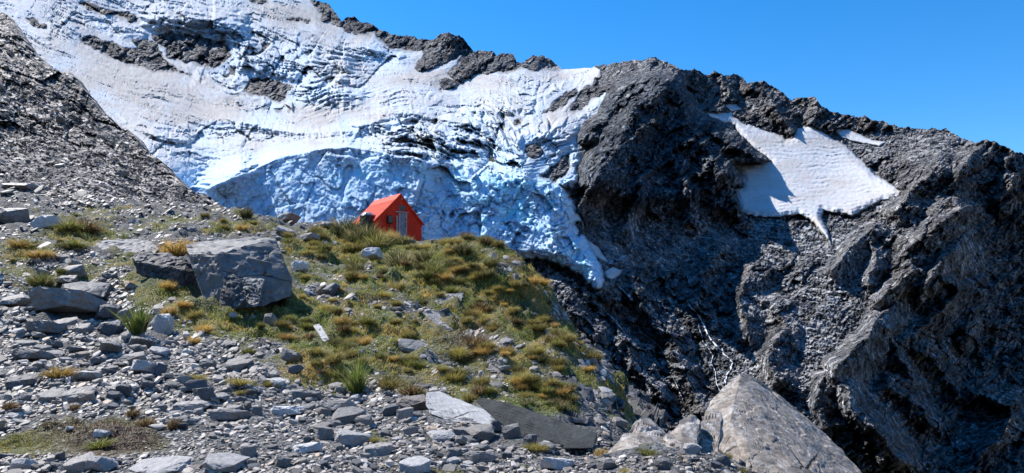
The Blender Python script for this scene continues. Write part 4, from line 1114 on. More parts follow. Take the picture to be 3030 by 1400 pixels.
def put_stone(px, py, w, h, kind, mi, label, idx=None, name='stone', cat='stone', group=None, yaw=None, ratio=.8):
    t = float(ground_hit(px, py - .25 * h)[0])
    if not np.isfinite(t): return None
    sx = w * t / F / 2
    v = (T_FLAT if kind == 'flat' else T_BLOCK)
    idx = int(rng.integers(len(v))) if idx is None else idx
    base = v[idx][0]; ext = np.ptp(base, axis=0) / 2
    yaw = rng.uniform(-.5, .5) + (math.pi if rng.random() < .5 else 0) if yaw is None else yaw
    sz = h * t / F / 2 * .95
    P = unproj(px, py - .25 * h, t)
    x, y = P[0], P[1] + sx * ratio * .3
    z = float(ground_z(np.array([x]), np.array([y]))[0])
    zx, zy = tilt_at(np.array([x]), np.array([y]))
    o = bpy.data.objects.new(name, stone_mesh(kind, idx, mi)); COL.objects.link(o)
    o.scale = (sx / ext[0], sx * ratio / ext[1], sz / ext[2])
    o.rotation_euler = (float(np.clip(zy[0], -.4, .4)) * .7 + rng.normal(.12, .06), -float(np.clip(zx[0], -.4, .4)) * .7 + rng.normal(0, .06), yaw)
    o.location = (x, y, z + sz * .55)
    tag(o, None, label, cat, group)
    RK.append((px - w / 2, py - h, px + w / 2, py))
    return o
# (x centre, y base, width, height, kind, material, label)
BOX = [(36,676,80,52,'b',1,'rounded dark boulder cut by the left edge of the view'),(135,684,76,38,'f',2,'bright flat slab leaning on rubble near the left edge'),(215,826,66,34,'b',0,'grey block above the two dark slab rocks'),
(188,856,78,32,'f',0,'split grey slab just behind the dark slab pair'),(240,910,146,50,'f',4,'dark flat topped slab, upper of the stacked pair on the left'),(192,952,176,58,'f',1,'long flat topped slab, lower of the stacked pair on the left'),
(320,952,82,42,'b',4,'dark cracked block right of the stacked slab pair'),(474,1003,62,64,'b',2,'smooth pale boulder leaning right of the spiky green tussock'),(320,1003,76,42,'b',4,'dark wedge stone left of the spiky green tussock'),
(320,1052,66,30,'b',1,'blue grey angular stone below the dark wedge stone'),(410,1036,74,32,'b',1,'layered blue grey stone with a sunlit top'),(392,1087,76,36,'b',0,'broad grey rounded stone behind a brown moss cushion'),
(420,1112,68,34,'b',2,'pale rounded stone leaning on the dark egg shaped stone'),(474,1124,34,42,'b',4,'dark egg shaped stone between pale stones'),(580,1166,58,34,'b',4,'dark pointed slab tipped up from the gravel'),
(600,1192,54,40,'b',1,'upright greenish grey rounded stone on the gravel'),(360,1179,50,34,'b',4,'black angular stone alone on the gravel'),(683,1252,122,32,'f',0,'long layered slab raised from the gravel with dark underside'),
(760,1240,32,32,'b',1,'blue grey cube shaped stone behind the layered slab'),(845,1238,102,32,'f',2,'white topped broken slab right of the layered slab'),(146,1191,80,22,'f',0,'low flat grey stone near the brown moss'),
(225,1188,82,26,'f',0,'wide flat slab above the brown moss'),(298,1301,50,22,'f',2,'white flat stone lying in dark brown moss'),(204,1281,24,16,'b',2,'small bright white pebble stone in brown moss'),
(290,1402,80,38,'b',2,'white angular boulder at the bottom edge of the view'),(225,1406,100,42,'f',0,'grey slab at the bottom edge beside the white boulder'),(58,1402,66,36,'b',2,'pale lump at the bottom left corner'),
(460,1408,160,30,'f',2,'broad pale slab cut by the bottom edge'),(958,1310,46,40,'b',0,'grey boulder with rounded top near the moss patch'),(835,1390,44,34,'b',1,'dark blue grey pointed stone near the bottom edge'),
(735,1360,44,34,'b',0,'grey pyramid stone among the small gravel'),(1037,1320,112,38,'b',2,'pale egg smooth boulder beside the green moss patch'),(1030,1260,98,34,'b',1,'dark blue grey broken slab beside the gravel bank'),
(1000,1232,96,40,'f',0,'large slab with shaded front on the gravel bank'),(1157,1240,44,34,'b',4,'dark faceted block beside the tan topped boulder'),(1197,1250,46,36,'b',0,'grey block with a flat sunlit face below the tan boulder'),
(1222,1230,100,46,'b',3,'tan topped angular boulder left of the pale slab'),(1469,1284,32,32,'b',1,'blue grey stone under the corner of the pale slab'),(1514,1308,58,44,'b',1,'greenish grey cracked block at the foot of the dark slab'),
(1424,1306,86,34,'b',0,'smooth grey boulder before the pale slab'),(1335,1360,62,28,'f',0,'grey cracked slab on the gravel, low centre'),(1225,1404,88,32,'b',2,'big pale boulder at the bottom edge, centre'),
(1100,776,58,30,'f',2,'pale slab wedged in the tussocks below the water tank'),(1215,1048,80,28,'f',1,'dark thin slab lying down the stony runnel'),(1526,842,20,26,'b',1,'small grey stone on the crest of the spur'),
(2050,1352,50,34,'b',2,'white topped boulder before the pinkish boulders'),(1960,1398,56,34,'b',1,'dark rounded block at the lower right gravel'),(1790,1395,60,30,'b',0,'lumpy grey stone near the bottom edge right of centre'),
(1575,1322,46,30,'b',4,'dark rounded stone below the greenish block'),(860,1080,60,34,'f',1,'dark tilted slab at the edge of the grass'),(868,1112,44,28,'b',4,'dark stone under the tilted slab by the grass'),
(795,968,36,32,'b',0,'grey stone sunk in the grass below the largest boulder'),(690,950,26,22,'b',2,'small white stone in grass below the largest boulder'),(855,664,60,26,'b',0,'rounded boulder on the crest before the blue ice cliff'),
(912,718,62,22,'f',0,'dark sided slab in the tussocks left of the hut'),(970,684,44,22,'f',0,'flat pale slab on the crest left of the hut'),(350,585,90,34,'f',4,'dark bedrock lump at the top of the stony slope'),(480,590,50,26,'b',4,'dark boulder on the skyline of the slope by the ice'),
(600,580,46,30,'b',4,'dark boulder where the slope meets the ice cliff'),(50,570,110,28,'f',0,'smooth grey slab at the top left of the stony slope'),
(660,1398,120,34,'f',2,'wide pale plate near the bottom edge, beside the broad cut slab'),(1115,1352,92,30,'f',0,'grey plate just below the smooth pale boulder'),(900,1345,84,28,'f',2,'pale plate on the fine gravel'),(560,1225,96,30,'f',0,'grey plate left of the long layered slab'),
(905,1190,90,30,'f',1,'grey plate right of the open gravel cushions'),(90,1075,100,32,'f',0,'grey plate on the far left scree'),(255,1135,90,26,'f',2,'pale plate right of the golden tussock on gravel'),(60,1150,84,28,'f',1,'dark edged plate below the far left plate'),
(1300,1310,84,28,'f',2,'pale plate on the gravel before the pale slab'),(1420,1375,96,32,'f',0,'grey plate low on the gravel, right of centre'),(1650,1395,90,30,'f',2,'pale plate at the bottom edge below the dark slab'),(700,1100,80,26,'f',0,'grey plate above the wide yellow cushion'),
(30,920,90,36,'f',0,'grey plate by the left edge above the scree'),(130,1000,96,36,'f',1,'grey plate below the stacked slab pair')]
for i, (px, py, w, h, kd, mi, lab) in enumerate(BOX):
    put_stone(px, py, w * 1.1, h * 1.18, 'flat' if kd == 'f' else 'block', mi, lab, name='boulder' if w > 70 else 'stone', cat='boulder' if w > 70 else 'stone')

# ---- scree: sampled evenly over the picture so that near and far both read as stones
def in_rocks(px, py):
    m = np.zeros(len(px), bool)
    for x0, y0, x1, y1 in RK:
        m |= (px > x0 + 3) & (px < x1 - 3) & (py > y0 + (y1 - y0) * .25) & (py < y1 - 2)
    return m
NS = 62000
spx = rng.uniform(-160, 2330, NS); spy = 555 + (1440 - 555) * rng.random(NS) ** .85
st_ = ground_hit(spx, spy)
ok = np.isfinite(st_)
spx, spy, st_ = spx[ok], spy[ok], st_[ok]
SP = unproj(spx, spy, st_)
tf = turf_field(spx, spy, SP)
w = np.exp(rng.normal(math.log(9.2), .62, len(spx))) * np.clip(.62 + .42 * smooth(600, 1200, spy), 0, 1.1)
fine_zone = blobs(spx, spy, [(600,1330,330,60,1),(1000,1370,200,30,.5),(830,1050,160,40,.6),(1420,960,90,60,.5),(1700,1370,300,40,.5)])
w *= (1 - .35 * fine_zone) * (1 - .4 * smooth(.15, .5, tf))
keep = (rng.random(len(spx)) > tf * 1.25 - .03) & ~in_rocks(spx, spy) & (w < 70)
spx, spy, st_, SP, w, tf = spx[keep], spy[keep], st_[keep], SP[keep], w[keep], tf[keep]
order = np.argsort(-w * (1 - .3 * (tf > .3)))
NI_ = 230
inside_ = (spx > 5) & (spx < 2300) & (spy < 1395)
big_i = [i for i in order if inside_[i]][:NI_]
rest = np.setdiff1d(np.arange(len(spx)), big_i)
def region(px, py):
    if py < 720: return 'high on the stony slope' if px < 560 else 'on the crest before the blue ice'
    if px > 1500: return 'on the gravel near the lichen boulders'
    if py < 960: return 'above the stacked dark slabs' if px < 420 else ('in the runnels below the hut' if px > 820 else 'around the largest grey boulder')
    if py < 1180: return 'on the scree by the spiky green tussock' if px < 620 else ('in the runnels below the hut' if px > 1000 else 'on the gravel beside the grass')
    if px < 420: return 'around the dark brown moss'
    return 'on the fine gravel at the bottom' if px < 900 else 'on the gravel before the pale slab'
CN = ['grey', 'blue grey', 'pale', 'tan', 'dark']
for i in big_i:
    mi = int(rng.choice(5, p=[.38, .24, .2, .06, .12])); kd = 'flat' if rng.random() < .68 else 'block'
    ww = w[i] * 1.0
    g = f"{CN[mi]} {'flat' if kd == 'flat' else 'blocky'} stones {region(spx[i], spy[i])}"
    put_stone(spx[i], spy[i], ww, ww * (.34 if kd == 'flat' else .6) * rng.uniform(.8, 1.25), kd, mi,
              f"{CN[mi]} {'flat' if kd == 'flat' else 'blocky'} stone lying {region(spx[i], spy[i])}", group=g)
# the rest: one mass of scree
nl_ = 5200
li = rng.integers(5, LP.shape[0] - 60, nl_); lj = (rng.random(nl_) ** .6 * (LP.shape[1] - 40)).astype(int) + 4
LQ = LP[li, lj]; lpx, lpy, lt_ = proj(LQ)
lw = np.exp(rng.normal(math.log(6.0), .5, nl_)); n0 = len(spx)
spx = np.r_[spx, lpx]; spy = np.r_[spy, lpy]; st_ = np.r_[st_, lt_]; SP = np.concatenate([SP, LQ]); w = np.r_[w, lw]; tf = np.r_[tf, lpx * 0]
rest = np.r_[rest, np.arange(n0, n0 + nl_)]
TP = T_FLAT + T_BLOCK
vs_, fs_, cs_, base_i = [], [], [], 0
pal = np.array([[.28, .265, .25], [.17, .168, .165], [.50, .475, .45], [.34, .28, .22], [.10, .097, .095], [.38, .365, .35]])
kinds = rng.choice(len(TP), size=len(rest), p=np.r_[np.full(12, .9 / 12), np.full(8, .1 / 8)])
for kt, (tv, tfc) in enumerate(TP):
    ids = rest[kinds == kt]
    m_ = len(ids)
    if not m_: continue
    s = w[ids] * st_[ids] / F / 2 * rng.uniform(.8, 1.2, m_)
    sc = np.stack([s, s * rng.uniform(.75, 1.15, m_), s * rng.uniform(.5, 1.0, m_) * (1 - .35 * (tf[ids] > .2))], -1)
    V_ = tv[None] * sc[:, None]
    yaw = rng.uniform(0, 2 * math.pi, m_); c_, s_ = np.cos(yaw)[:, None], np.sin(yaw)[:, None]
    V_ = np.stack([V_[..., 0] * c_ - V_[..., 1] * s_, V_[..., 0] * s_ + V_[..., 1] * c_, V_[..., 2]], -1)
    zx, zy = tilt_at(SP[ids, 0], SP[ids, 1])
    tx = np.clip(zx, -.6, .6) + rng.normal(0, .16, m_); ty = np.clip(zy, -.6, .6) + rng.normal(.12, .17, m_)
    V_[..., 2] += V_[..., 0] * tx[:, None] + V_[..., 1] * ty[:, None]
    zz = np.where(ids >= n0, SP[ids, 2], ground_z(SP[ids, 0], SP[ids, 1]))
    V_ += np.stack([SP[ids, 0], SP[ids, 1], zz + np.ptp(tv[:, 2]) / 2 * sc[:, 2] * rng.choice([.25, .7, 1.5], size=m_, p=[.3, .45, .25])], -1)[:, None]
    cc = np.array([1.07, 1.0, .92]) * pal[rng.choice(6, size=m_, p=[.3, .22, .14, .06, .12, .16])] * rng.uniform(.8, 1.2, (m_, 1))
    vs_.append(V_.reshape(-1, 3)); cs_.append(np.repeat(cc, len(tv), 0))
    fs_.append((tfc[None] + (np.arange(m_) * len(tv))[:, None, None]).reshape(-1, 3) + base_i)
    base_i += m_ * len(tv)
me = build_mesh('scree', np.concatenate(vs_), [np.concatenate(fs_)], M_SCREE, True, np.concatenate(cs_))
link('scree', me, kind='stuff', label='loose flat grey stones and gravel covering the spur')
print('scree', len(rest), time.time() - T0)
# ================================================================== GRASS
def blade_mat(name, rand=.25):
    m, nt, b = mat_new(name)
    L = nt.links.new
    at = N(nt, 'ShaderNodeAttribute', attribute_name='col')
    oi = N(nt, 'ShaderNodeObjectInfo')
    mr = N(nt, 'ShaderNodeMapRange'); mr.inputs['To Min'].default_value = 1 - rand; mr.inputs['To Max'].default_value = 1 + rand
    L(oi.outputs['Random'], mr.inputs['Value'])
    mx = N(nt, 'ShaderNodeVectorMath', operation='SCALE'); L(at.outputs['Color'], mx.inputs[0]); L(mr.outputs[0], mx.inputs['Scale'])
    L(mx.outputs[0], b.inputs['Base Color']); b.inputs['Roughness'].default_value = .5; b.inputs['Specular IOR Level'].default_value = .35
    tr = N(nt, 'ShaderNodeBsdfTranslucent'); L(mx.outputs[0], tr.inputs['Color'])
    ms = N(nt, 'ShaderNodeMixShader'); ms.inputs[0].default_value = .42
    L(b.outputs[0], ms.inputs[1]); L(tr.outputs[0], ms.inputs[2])
    L(ms.outputs[0], nt.nodes['Material Output'].inputs['Surface'])
    return m
M_BLADE = blade_mat('grass_blade')

def blades(base, yaw, lean, length, width, droop, col):
    """curved tapered strips; every input per blade. 5 vertices each"""
    n_ = len(base)
    d = np.stack([np.cos(yaw), np.sin(yaw), np.zeros(n_)], -1)
    sd = np.stack([-np.sin(yaw), np.cos(yaw), np.zeros(n_)], -1)
    # face the strips every which way
    ph = rng.uniform(0, math.pi, n_)[:, None]
    sd = sd * np.cos(ph) + d * np.sin(ph)
    up = np.array([0, 0, 1.0])
    dir0 = d * np.sin(lean)[:, None] + up * np.cos(lean)[:, None]
    l2 = np.minimum(lean + droop, 2.3)
    dir1 = d * np.sin(l2)[:, None] + up * np.cos(l2)[:, None]
    mid = base + dir0 * (length * .55)[:, None]
    tip = mid + dir1 * (length * .5)[:, None]
    w2 = width[:, None] / 2
    V_ = np.stack([base - sd * w2, base + sd * w2, mid - sd * w2 * .8, mid + sd * w2 * .8, tip], 1)
    idx = np.arange(n_)[:, None] * 5
    q4 = idx + np.array([0, 1, 3, 2]); t3 = idx + np.array([2, 3, 4])
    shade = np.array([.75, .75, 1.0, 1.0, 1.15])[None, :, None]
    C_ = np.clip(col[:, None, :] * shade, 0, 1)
    return V_.reshape(-1, 3), q4, t3, C_.reshape(-1, 3)

KCOL = {'green': ((.10, .14, .03), (.22, .21, .045)), 'olive': ((.17, .16, .04), (.30, .24, .07)), 'gold': ((.42, .28, .07), (.52, .34, .10)), 'brown': ((.085, .052, .025), (.15, .09, .045)),
        'dark': ((.055, .075, .022), (.16, .15, .06)), 'yellow': ((.32, .30, .06), (.40, .31, .09)), 'spiky': ((.08, .14, .03), (.24, .26, .06))}
def tussock_mesh(kind, seed):
    """unit tussock: radius about .5 across the blades' spread"""
    global rng
    keep_ = rng; rng = np.random.default_rng(900 + seed)
    n_ = {'spiky': 210, 'gold': 420, 'yellow': 420, 'brown': 460}.get(kind, 420)
    r = np.sqrt(rng.random(n_)) * (.16 if kind == 'spiky' else .30)
    a = rng.uniform(0, 2 * math.pi, n_)
    base = np.stack([r * np.cos(a), r * np.sin(a), np.full(n_, -.05)], -1)
    yaw = a + rng.normal(0, .5, n_)
    lean = np.clip(r / .3 * .75 + rng.normal(.1, .22, n_), 0, 1.35)
    length = rng.uniform(.5, 1.0, n_) * (1.05 if kind == 'spiky' else .72)
    width = rng.uniform(.018, .034, n_) * (1.2 if kind == 'spiky' else 1)
    droop = rng.uniform(.2, 1.0, n_) * (1.0 if kind == 'spiky' else .9)
    ca, cb = map(np.array, KCOL[kind])
    k_ = rng.random(n_)[:, None]
    col = ca * (1 - k_) + cb * k_
    straw = rng.random(n_) < {'green': .14, 'dark': .16, 'spiky': .10}.get(kind, .2)
    col[straw] = np.array([.42, .33, .16])
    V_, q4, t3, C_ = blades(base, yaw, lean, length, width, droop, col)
    rng = keep_
    return build_mesh('tussock', V_, [q4, t3], M_BLADE, True, C_)
TM = {k_: [tussock_mesh(k_, i * 10 + j) for j in range(3)] for i, k_ in enumerate(KCOL)}
def put_tussock(px, py, w_, h_, kind, label, group=None, name='tussock'):
    t = float(ground_hit(px, py)[0])
    if not np.isfinite(t): return None
    P = unproj(px, py, t)
    s = w_ * t / F; hz = h_ * t / F
    o = bpy.data.objects.new(name, TM[kind][int(rng.integers(3))]); COL.objects.link(o)
    o.location = (P[0], P[1] + .2 * s, float(ground_z(np.array([P[0]]), np.array([P[1] + .2 * s]))[0]) - .02 * hz)
    o.rotation_euler = (rng.normal(0, .08), rng.normal(0, .08), rng.uniform(0, 6.28))
    k_ = {'spiky': 1.1, }.get(kind, 1.15)
    o.scale = (s * k_ * .8, s * k_ * .8, hz * 1.35)
    tag(o, None, label, 'tussock' if name == 'tussock' else 'shrub', group)
    return o
TL = [(398,997,108,98,'spiky','tall spiky green tussock beside the smooth pale boulder'),(235,684,96,64,'brown','dark reddish brown bush high on the left slope'),(190,690,80,50,'green','green grass clump left of the reddish brown bush'),
(505,760,110,74,'gold','bright golden tussock behind the largest grey boulder'),(560,745,60,50,'gold','second golden tussock touching the largest boulder on its left'),(725,646,44,58,'dark','dark green tussock alone on the crest before the blue ice'),(713,684,38,32,'gold','small golden tussock below the lone dark one'),
(105,775,92,36,'gold','low golden cushion near the left edge'),(110,848,88,64,'green','bright green tussock above the stacked slab pair'),(50,735,74,34,'gold','golden brown cushion by the left edge'),(215,738,80,30,'green','mossy green clump before the long layered slab'),
(855,722,42,34,'green','green tussock right behind the largest boulder'),(925,700,44,36,'dark','dark tussock on the crest left of the slab'),(164,1118,96,44,'gold','golden tussock on bare gravel at left'),(580,1130,66,32,'yellow','yellow green cushion on the gravel beside a white stone'),
(705,1150,86,36,'yellow','wide yellow cushion, larger of two on the open gravel'),(796,1145,46,28,'yellow','small yellow cushion right of the wide one'),(705,1172,70,16,'yellow','flat mossy mat just below the wide yellow cushion'),(510,1272,40,56,'brown','upright brown tuft on the gravel edge of the moss'),
(216,1218,34,36,'brown','thin brown tuft above the dark moss'),(390,1235,46,40,'brown','brown tuft among flat stones'),(425,1262,60,44,'brown','wide brown tuft beside dark moss'),(20,1215,46,44,'brown','brown tuft at the left edge'),(283,1332,92,38,'green','bright green clump in the dark brown moss'),
(1055,1172,104,100,'spiky','tall spiky green tussock above the tan topped boulder'),(1150,1150,90,60,'olive','brown olive tussock between spiky tussock and grey slab'),(1215,1170,80,50,'brown','dark brown tussock above the pale slab'),(1585,1338,84,36,'yellow','yellow green mat at the foot of the dark slab'),
(1780,1347,44,32,'gold','golden tuft between dark slab and triangular boulder'),(1923,1349,72,26,'green','green mat below the triangular boulder'),(2152,1357,44,24,'olive','olive tuft at the foot of the huge pointed boulder'),(1852,1402,40,22,'yellow','small yellow tuft at the bottom edge'),
(1407,1024,88,70,'brown','big dark brown bush on the right of the spur'),(1049,792,58,44,'green','rounded green tussock below the water tank'),(1185,788,76,60,'dark','dark leafy clump below the hut door'),(1285,818,60,48,'green','green tussock right of the dark leafy clumps'),(1263,772,74,50,'dark','second dark leafy clump below the hut, right of the first'),
(1368,757,58,46,'dark','dark tussock on the crest right of the hut'),(1333,722,78,28,'olive','low olive tussock on the crest right of the hut'),(1160,716,40,42,'gold','pinkish gold seeding grass before the hut door'),(1140,720,44,44,'gold','golden grass left of the hut door'),
(1082,719,80,72,'dark','dark tussock before the water tank'),(1018,703,84,76,'dark','dark tussock left of the water tank'),(1125,724,70,50,'olive','olive tussock under the hut wall'),(1050,725,70,62,'dark','dark tussock between the tank and its left neighbour'),(1105,738,80,46,'green','broad green tussock in front of the dark ones by the hut'),(1045,748,74,46,'olive','olive tussock lowest of the clump by the tank'),(960,745,48,36,'green','green clump beside the slab left of the hut'),
(2200,1403,40,24,'dark','tiny leafy shrub under the overhang of the pointed boulder'),(575,1020,60,30,'gold','golden grass at the lower edge of the turf'),(600,985,60,40,'gold','second golden tuft above it at the turf edge'),(730,1055,50,34,'green','pale green tuft at the edge of the gravel')]
for px, py, w_, h_, kd, lab in TL:
    k_ = 1.3 if (py < 830 and 1000 < px < 1400) else 1
    put_tussock(px, py, w_ * (1 + (k_ - 1) * .6), h_ * k_, kd, lab)
# the rest of the countable tussocks on the spur
cnt = 0; tries = 0
def tregion(px, py):
    if py < 760 and px < 820: return 'scattered high on the stony slope'
    if px > 1580: return 'on the steep right edge of the spur'
    if px > 1230: return 'on the grassy spur right of the hut' if py < 900 else 'on the lower right spur'
    if px > 900: return 'in the tussock belt below the hut' if py < 900 else 'on the grassy slope above the spiky tussock'
    return 'around the largest grey boulder' if py < 930 else 'in the turf below the largest grey boulder'
ADJ = {'green': 'green', 'olive': 'olive', 'gold': 'golden', 'brown': 'brown', 'dark': 'dark green', 'yellow': 'yellow green'}
while cnt < 245 and tries < 9000:
    tries += 1
    px = rng.uniform(10, 1780); py = rng.uniform(625, 1330)
    t = ground_hit(px, py)[0]
    if not np.isfinite(t): continue
    P = unproj(px, py, t)
    f_ = turf_field(np.array([px]), np.array([py]), P[None])[0]
    if rng.random() > f_ ** 1.3 * (1 if px > 900 else .55) or in_rocks(np.array([px]), np.array([py - 8]))[0]: continue
    if px < 850 and py > 1080: continue
    kd = rng.choice(['green', 'olive', 'gold', 'brown', 'dark', 'yellow'], p=[.2, .34, .16, .08, .12, .10] if px > 900 else [.25, .28, .3, .05, .05, .07])
    if py < 860 and px > 1000 and rng.random() < .3: kd = 'dark'
    w_ = rng.uniform(24, 58) * (1.2 if py < 860 and px > 1000 else 1) * (.8 + .3 * smooth(700, 1100, py))
    put_tussock(px, py, w_, w_ * rng.uniform(.5, .85), kd, f'{ADJ[kd]} tussock growing {tregion(px, py)}', f'{ADJ[kd]} tussocks {tregion(px, py)}')
    cnt += 1
print('tussocks', cnt, time.time() - T0)

# ---- short turf: too many blades to count, one object
NT = 46000
px = rng.uniform(-60, 2120, NT); py = rng.uniform(600, 1425, NT)
t = ground_hit(px, py); ok = np.isfinite(t)
px, py, t = px[ok], py[ok], t[ok]
P = unproj(px, py, t)
f_ = turf_field(px, py, P)
ok = (rng.random(len(px)) < np.clip(f_ * 1.5 - .12, 0, 1)) & ~in_rocks(px, py)
px, py, t, P, f_ = px[ok], py[ok], t[ok], P[ok], f_[ok]
nb = 7
n_ = len(px) * nb
rep_ = np.repeat(np.arange(len(px)), nb)
sz = (t / F)[rep_]                                     # metres per photo pixel there
off = rng.normal(0, 1, (n_, 2)) * (4.0 * sz)[:, None]
bx = P[rep_, 0] + off[:, 0]; by = P[rep_, 1] + off[:, 1] * 1.6
base = np.stack([bx, by, ground_z(bx, by) - .01], -1)
kk = np.clip(.5 + 1.1 * fbm(P * .55 + 9, 3, 425), 0, 1); k3 = np.clip(.5 + 1.2 * fbm(P * .9 + 5, 3, 423), 0, 1)
A_ = np.array([[.16, .23, .035], [.31, .30, .05], [.52, .37, .09], [.11, .07, .035], [.42, .41, .06]])
c_t = mix(mix(np.broadcast_to(A_[0], P.shape).copy(), A_[1], k3), A_[2], smooth(.5, .85, kk))
c_t = mix(c_t, A_[4], smooth(.2, .5, fbm(P * 1.4 + 2, 2, 431)) * .7)
c_t = mix(c_t, A_[3], blobs(px, py, [(330,1295,200,80,1.25),(180,1255,140,50,1.1),(1250,1395,150,25,.6),(1400,1020,100,60,.8),(60,1210,80,50,.8)]))
colr = c_t[rep_] * rng.uniform(.7, 1.35, (n_, 1))
straw_ = rng.random(n_) < .12
colr[straw_] = np.array([.62, .52, .30]) * rng.uniform(.7, 1.1, (straw_.sum(), 1))
length = rng.uniform(4, 11, n_) * sz * np.clip(.55 + f_[rep_], .6, 1.3); width = rng.uniform(1.0, 1.9, n_) * sz
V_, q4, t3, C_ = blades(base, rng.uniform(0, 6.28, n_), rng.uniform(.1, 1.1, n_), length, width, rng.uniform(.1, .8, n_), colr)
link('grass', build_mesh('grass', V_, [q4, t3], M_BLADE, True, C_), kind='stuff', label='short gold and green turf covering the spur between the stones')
print('grass', n_, time.time() - T0)

# ================================================================== THE HUT
hut = bpy.data.objects.new('mountain_hut', None); COL.objects.link(hut)
tag(hut, None, 'small bright red steep roofed hut with weathered grey door on the spur', 'hut')
HT = 51.0
hp = unproj(1181, 701, HT)
hut.location = hp
HYAW = math.radians(37)           # local +Y runs back along the ridge, to the left of the view
hut.rotation_euler = (0, 0, HYAW)
M_RED = plain_mat('red_painted_iron', (.84, .055, .013), .55, .12, 0, .14, 1.3)
M_REDD = plain_mat('red_wall_paint', (.84, .048, .018), .6, .15, 0, .16, 1.1)
M_DOOR = plain_mat('weathered_door', (.30, .30, .34), .7, .3, 0, .3, 6)
M_DARK = plain_mat('dark_glass', (.02, .025, .035), .2, .5, 0, .1)
M_TRIM = plain_mat('peeling_trim', (.50, .42, .42), .7, .3, 0, .35, 8)
M_TANK = plain_mat('black_plastic', (.014, .015, .018), .32, .5, 0, .1)
M_STEEL = plain_mat('galvanised', (.4, .42, .45), .4, .5, .7, .2)
M_STONEF = M_ST[0]
HW, HL, HE, HA = 1.78, 3.9, 1.12, 2.95      # half width, length, eave and apex heights
def quadmesh(name, verts, faces, mat, flat=True):
    f3 = [f for f in faces if len(f) == 3]; f4 = [f for f in faces if len(f) == 4]
    return build_mesh(name, np.array(verts, float), [np.array(f3, int).reshape(-1, 3), np.array(f4, int).reshape(-1, 4)], mat, flat)
def box_vf(x0, x1, y0, y1, z0, z1):
    v = [(x0,y0,z0),(x1,y0,z0),(x1,y1,z0),(x0,y1,z0),(x0,y0,z1),(x1,y0,z1),(x1,y1,z1),(x0,y1,z1)]
    f = [(0,3,2,1),(4,5,6,7),(0,1,5,4),(1,2,6,5),(2,3,7,6),(3,0,4,7)]
    return v, f
def boxes(name, lst, mat, parent, bev=.008):
    bm = bmesh.new()
    for b_ in lst:
        v, f = box_vf(*b_)
        vv = [bm.verts.new(p) for p in v]
        for q_ in f: bm.faces.new([vv[i] for i in q_])
    if bev: bmesh.ops.bevel(bm, geom=bm.edges[:], offset=bev, segments=1, affect='EDGES')
    me = bpy.data.meshes.new(name); bm.to_mesh(me); bm.free(); me.materials.append(mat)
    return link(name, me, parent)
def roofz(x): return HA - (HA - HE) * abs(x) / HW
# corrugated walls: vertical ribs, the gable cut to the roof line
def ribbed_wall(name, x0, x1, fz0, fz1, place, mat, pitch=.16, depth=.022):
    n_ = int(round((x1 - x0) / pitch)) * 4
    xs = np.linspace(x0, x1, n_ + 1)
    dep = np.where((np.arange(n_ + 1) % 4) < 2, depth, 0)
    v, f = [], []
    for x, d in zip(xs, dep):
        v += [place(x, -d, fz0), place(x, -d, fz1(x)), place(x, .06, fz0), place(x, .06, fz1(x))]
    for i in range(n_):
        a, c = i * 4, i * 4 + 4
        f += [(a, c, c + 1, a + 1), (a + 2, a + 3, c + 3, c + 2), (a + 1, c + 1, c + 3, a + 3), (a, a + 2, c + 2, c)]
    f += [(0, 1, 3, 2), (n_ * 4, n_ * 4 + 2, n_ * 4 + 3, n_ * 4 + 1)]
    return link(name, quadmesh(name, v, f, mat), hut)
ribbed_wall('front_wall', -HW, HW, -.35, lambda x: roofz(x) - .02, lambda x, y, z: (x, y, z), M_REDD, .18)
ribbed_wall('back_wall', -HW, HW, -.9, lambda x: roofz(x) - .02, lambda x, y, z: (x, HL - y, z), M_REDD, .18)
ribbed_wall('side_wall', .07, HL - .07, -.9, lambda x: HE - .02, lambda x, y, z: (-HW + y, x, z), M_REDD, .18)
ribbed_wall('side_wall', .07, HL - .07, -.9, lambda x: HE - .02, lambda x, y, z: (HW - y, x, z), M_REDD, .18)
# roof: two ribbed slopes, a ridge cap, barge boards and rows of nail heads
def roof_slope(sgn):
    y0, y1 = -.10, HL + .10
    n_ = int((y1 - y0) / .19) * 4
    ys = np.linspace(y0, y1, n_ + 1)
    ov = .14
    nx, nz = sgn * (HA - HE), HW; ln = math.hypot(nx, nz); nx, nz = nx / ln, nz / ln
    v, f = [], []
    for k_, y in enumerate(ys):
        d = .03 + (.028 if k_ % 4 < 1 else 0)
        for u_, dd in ((0, d), (HW + ov, d), (HW + ov, 0), (0, 0)):
            zz = HA - (HA - HE) * u_ / HW
            v.append((sgn * u_ + nx * dd, y, zz + nz * dd))
    for i in range(n_):
        a, c = i * 4, i * 4 + 4
        for j in range(4):
            q_ = (a + j, a + (j + 1) % 4, c + (j + 1) % 4, c + j)
            f.append(q_ if sgn > 0 else q_[::-1])
    f += [(0, 1, 2, 3)[::sgn], (n_ * 4, n_ * 4 + 1, n_ * 4 + 2, n_ * 4 + 3)[::-sgn]]
    r_ = link('roof', quadmesh('roof', v, f, M_RED), hut)
    lst = []
    bm = bmesh.new()
    for u_ in (.28 * HW, .62 * HW, .97 * HW):
        for y in np.arange(y0 + .15, y1 - .05, .19):
            zz = HA - (HA - HE) * u_ / HW
            bmesh.ops.create_icosphere(bm, subdivisions=1, radius=.022, matrix=Matrix.Translation((sgn * u_ + nx * .05, y, zz + nz * .05)))
    me = bpy.data.meshes.new('nail_heads'); bm.to_mesh(me); bm.free(); me.materials.append(M_STEEL)
    link('nail_heads', me, r_)
    return r_
R1_ = roof_slope(-1); R2_ = roof_slope(1)
v, f = [], []
for y in (-.14, HL + .14):
    v += [(-.42, y, roofz(.42) + .075), (0, y, HA + .12), (.42, y, roofz(.42) + .075), (0, y, HA + .09)]
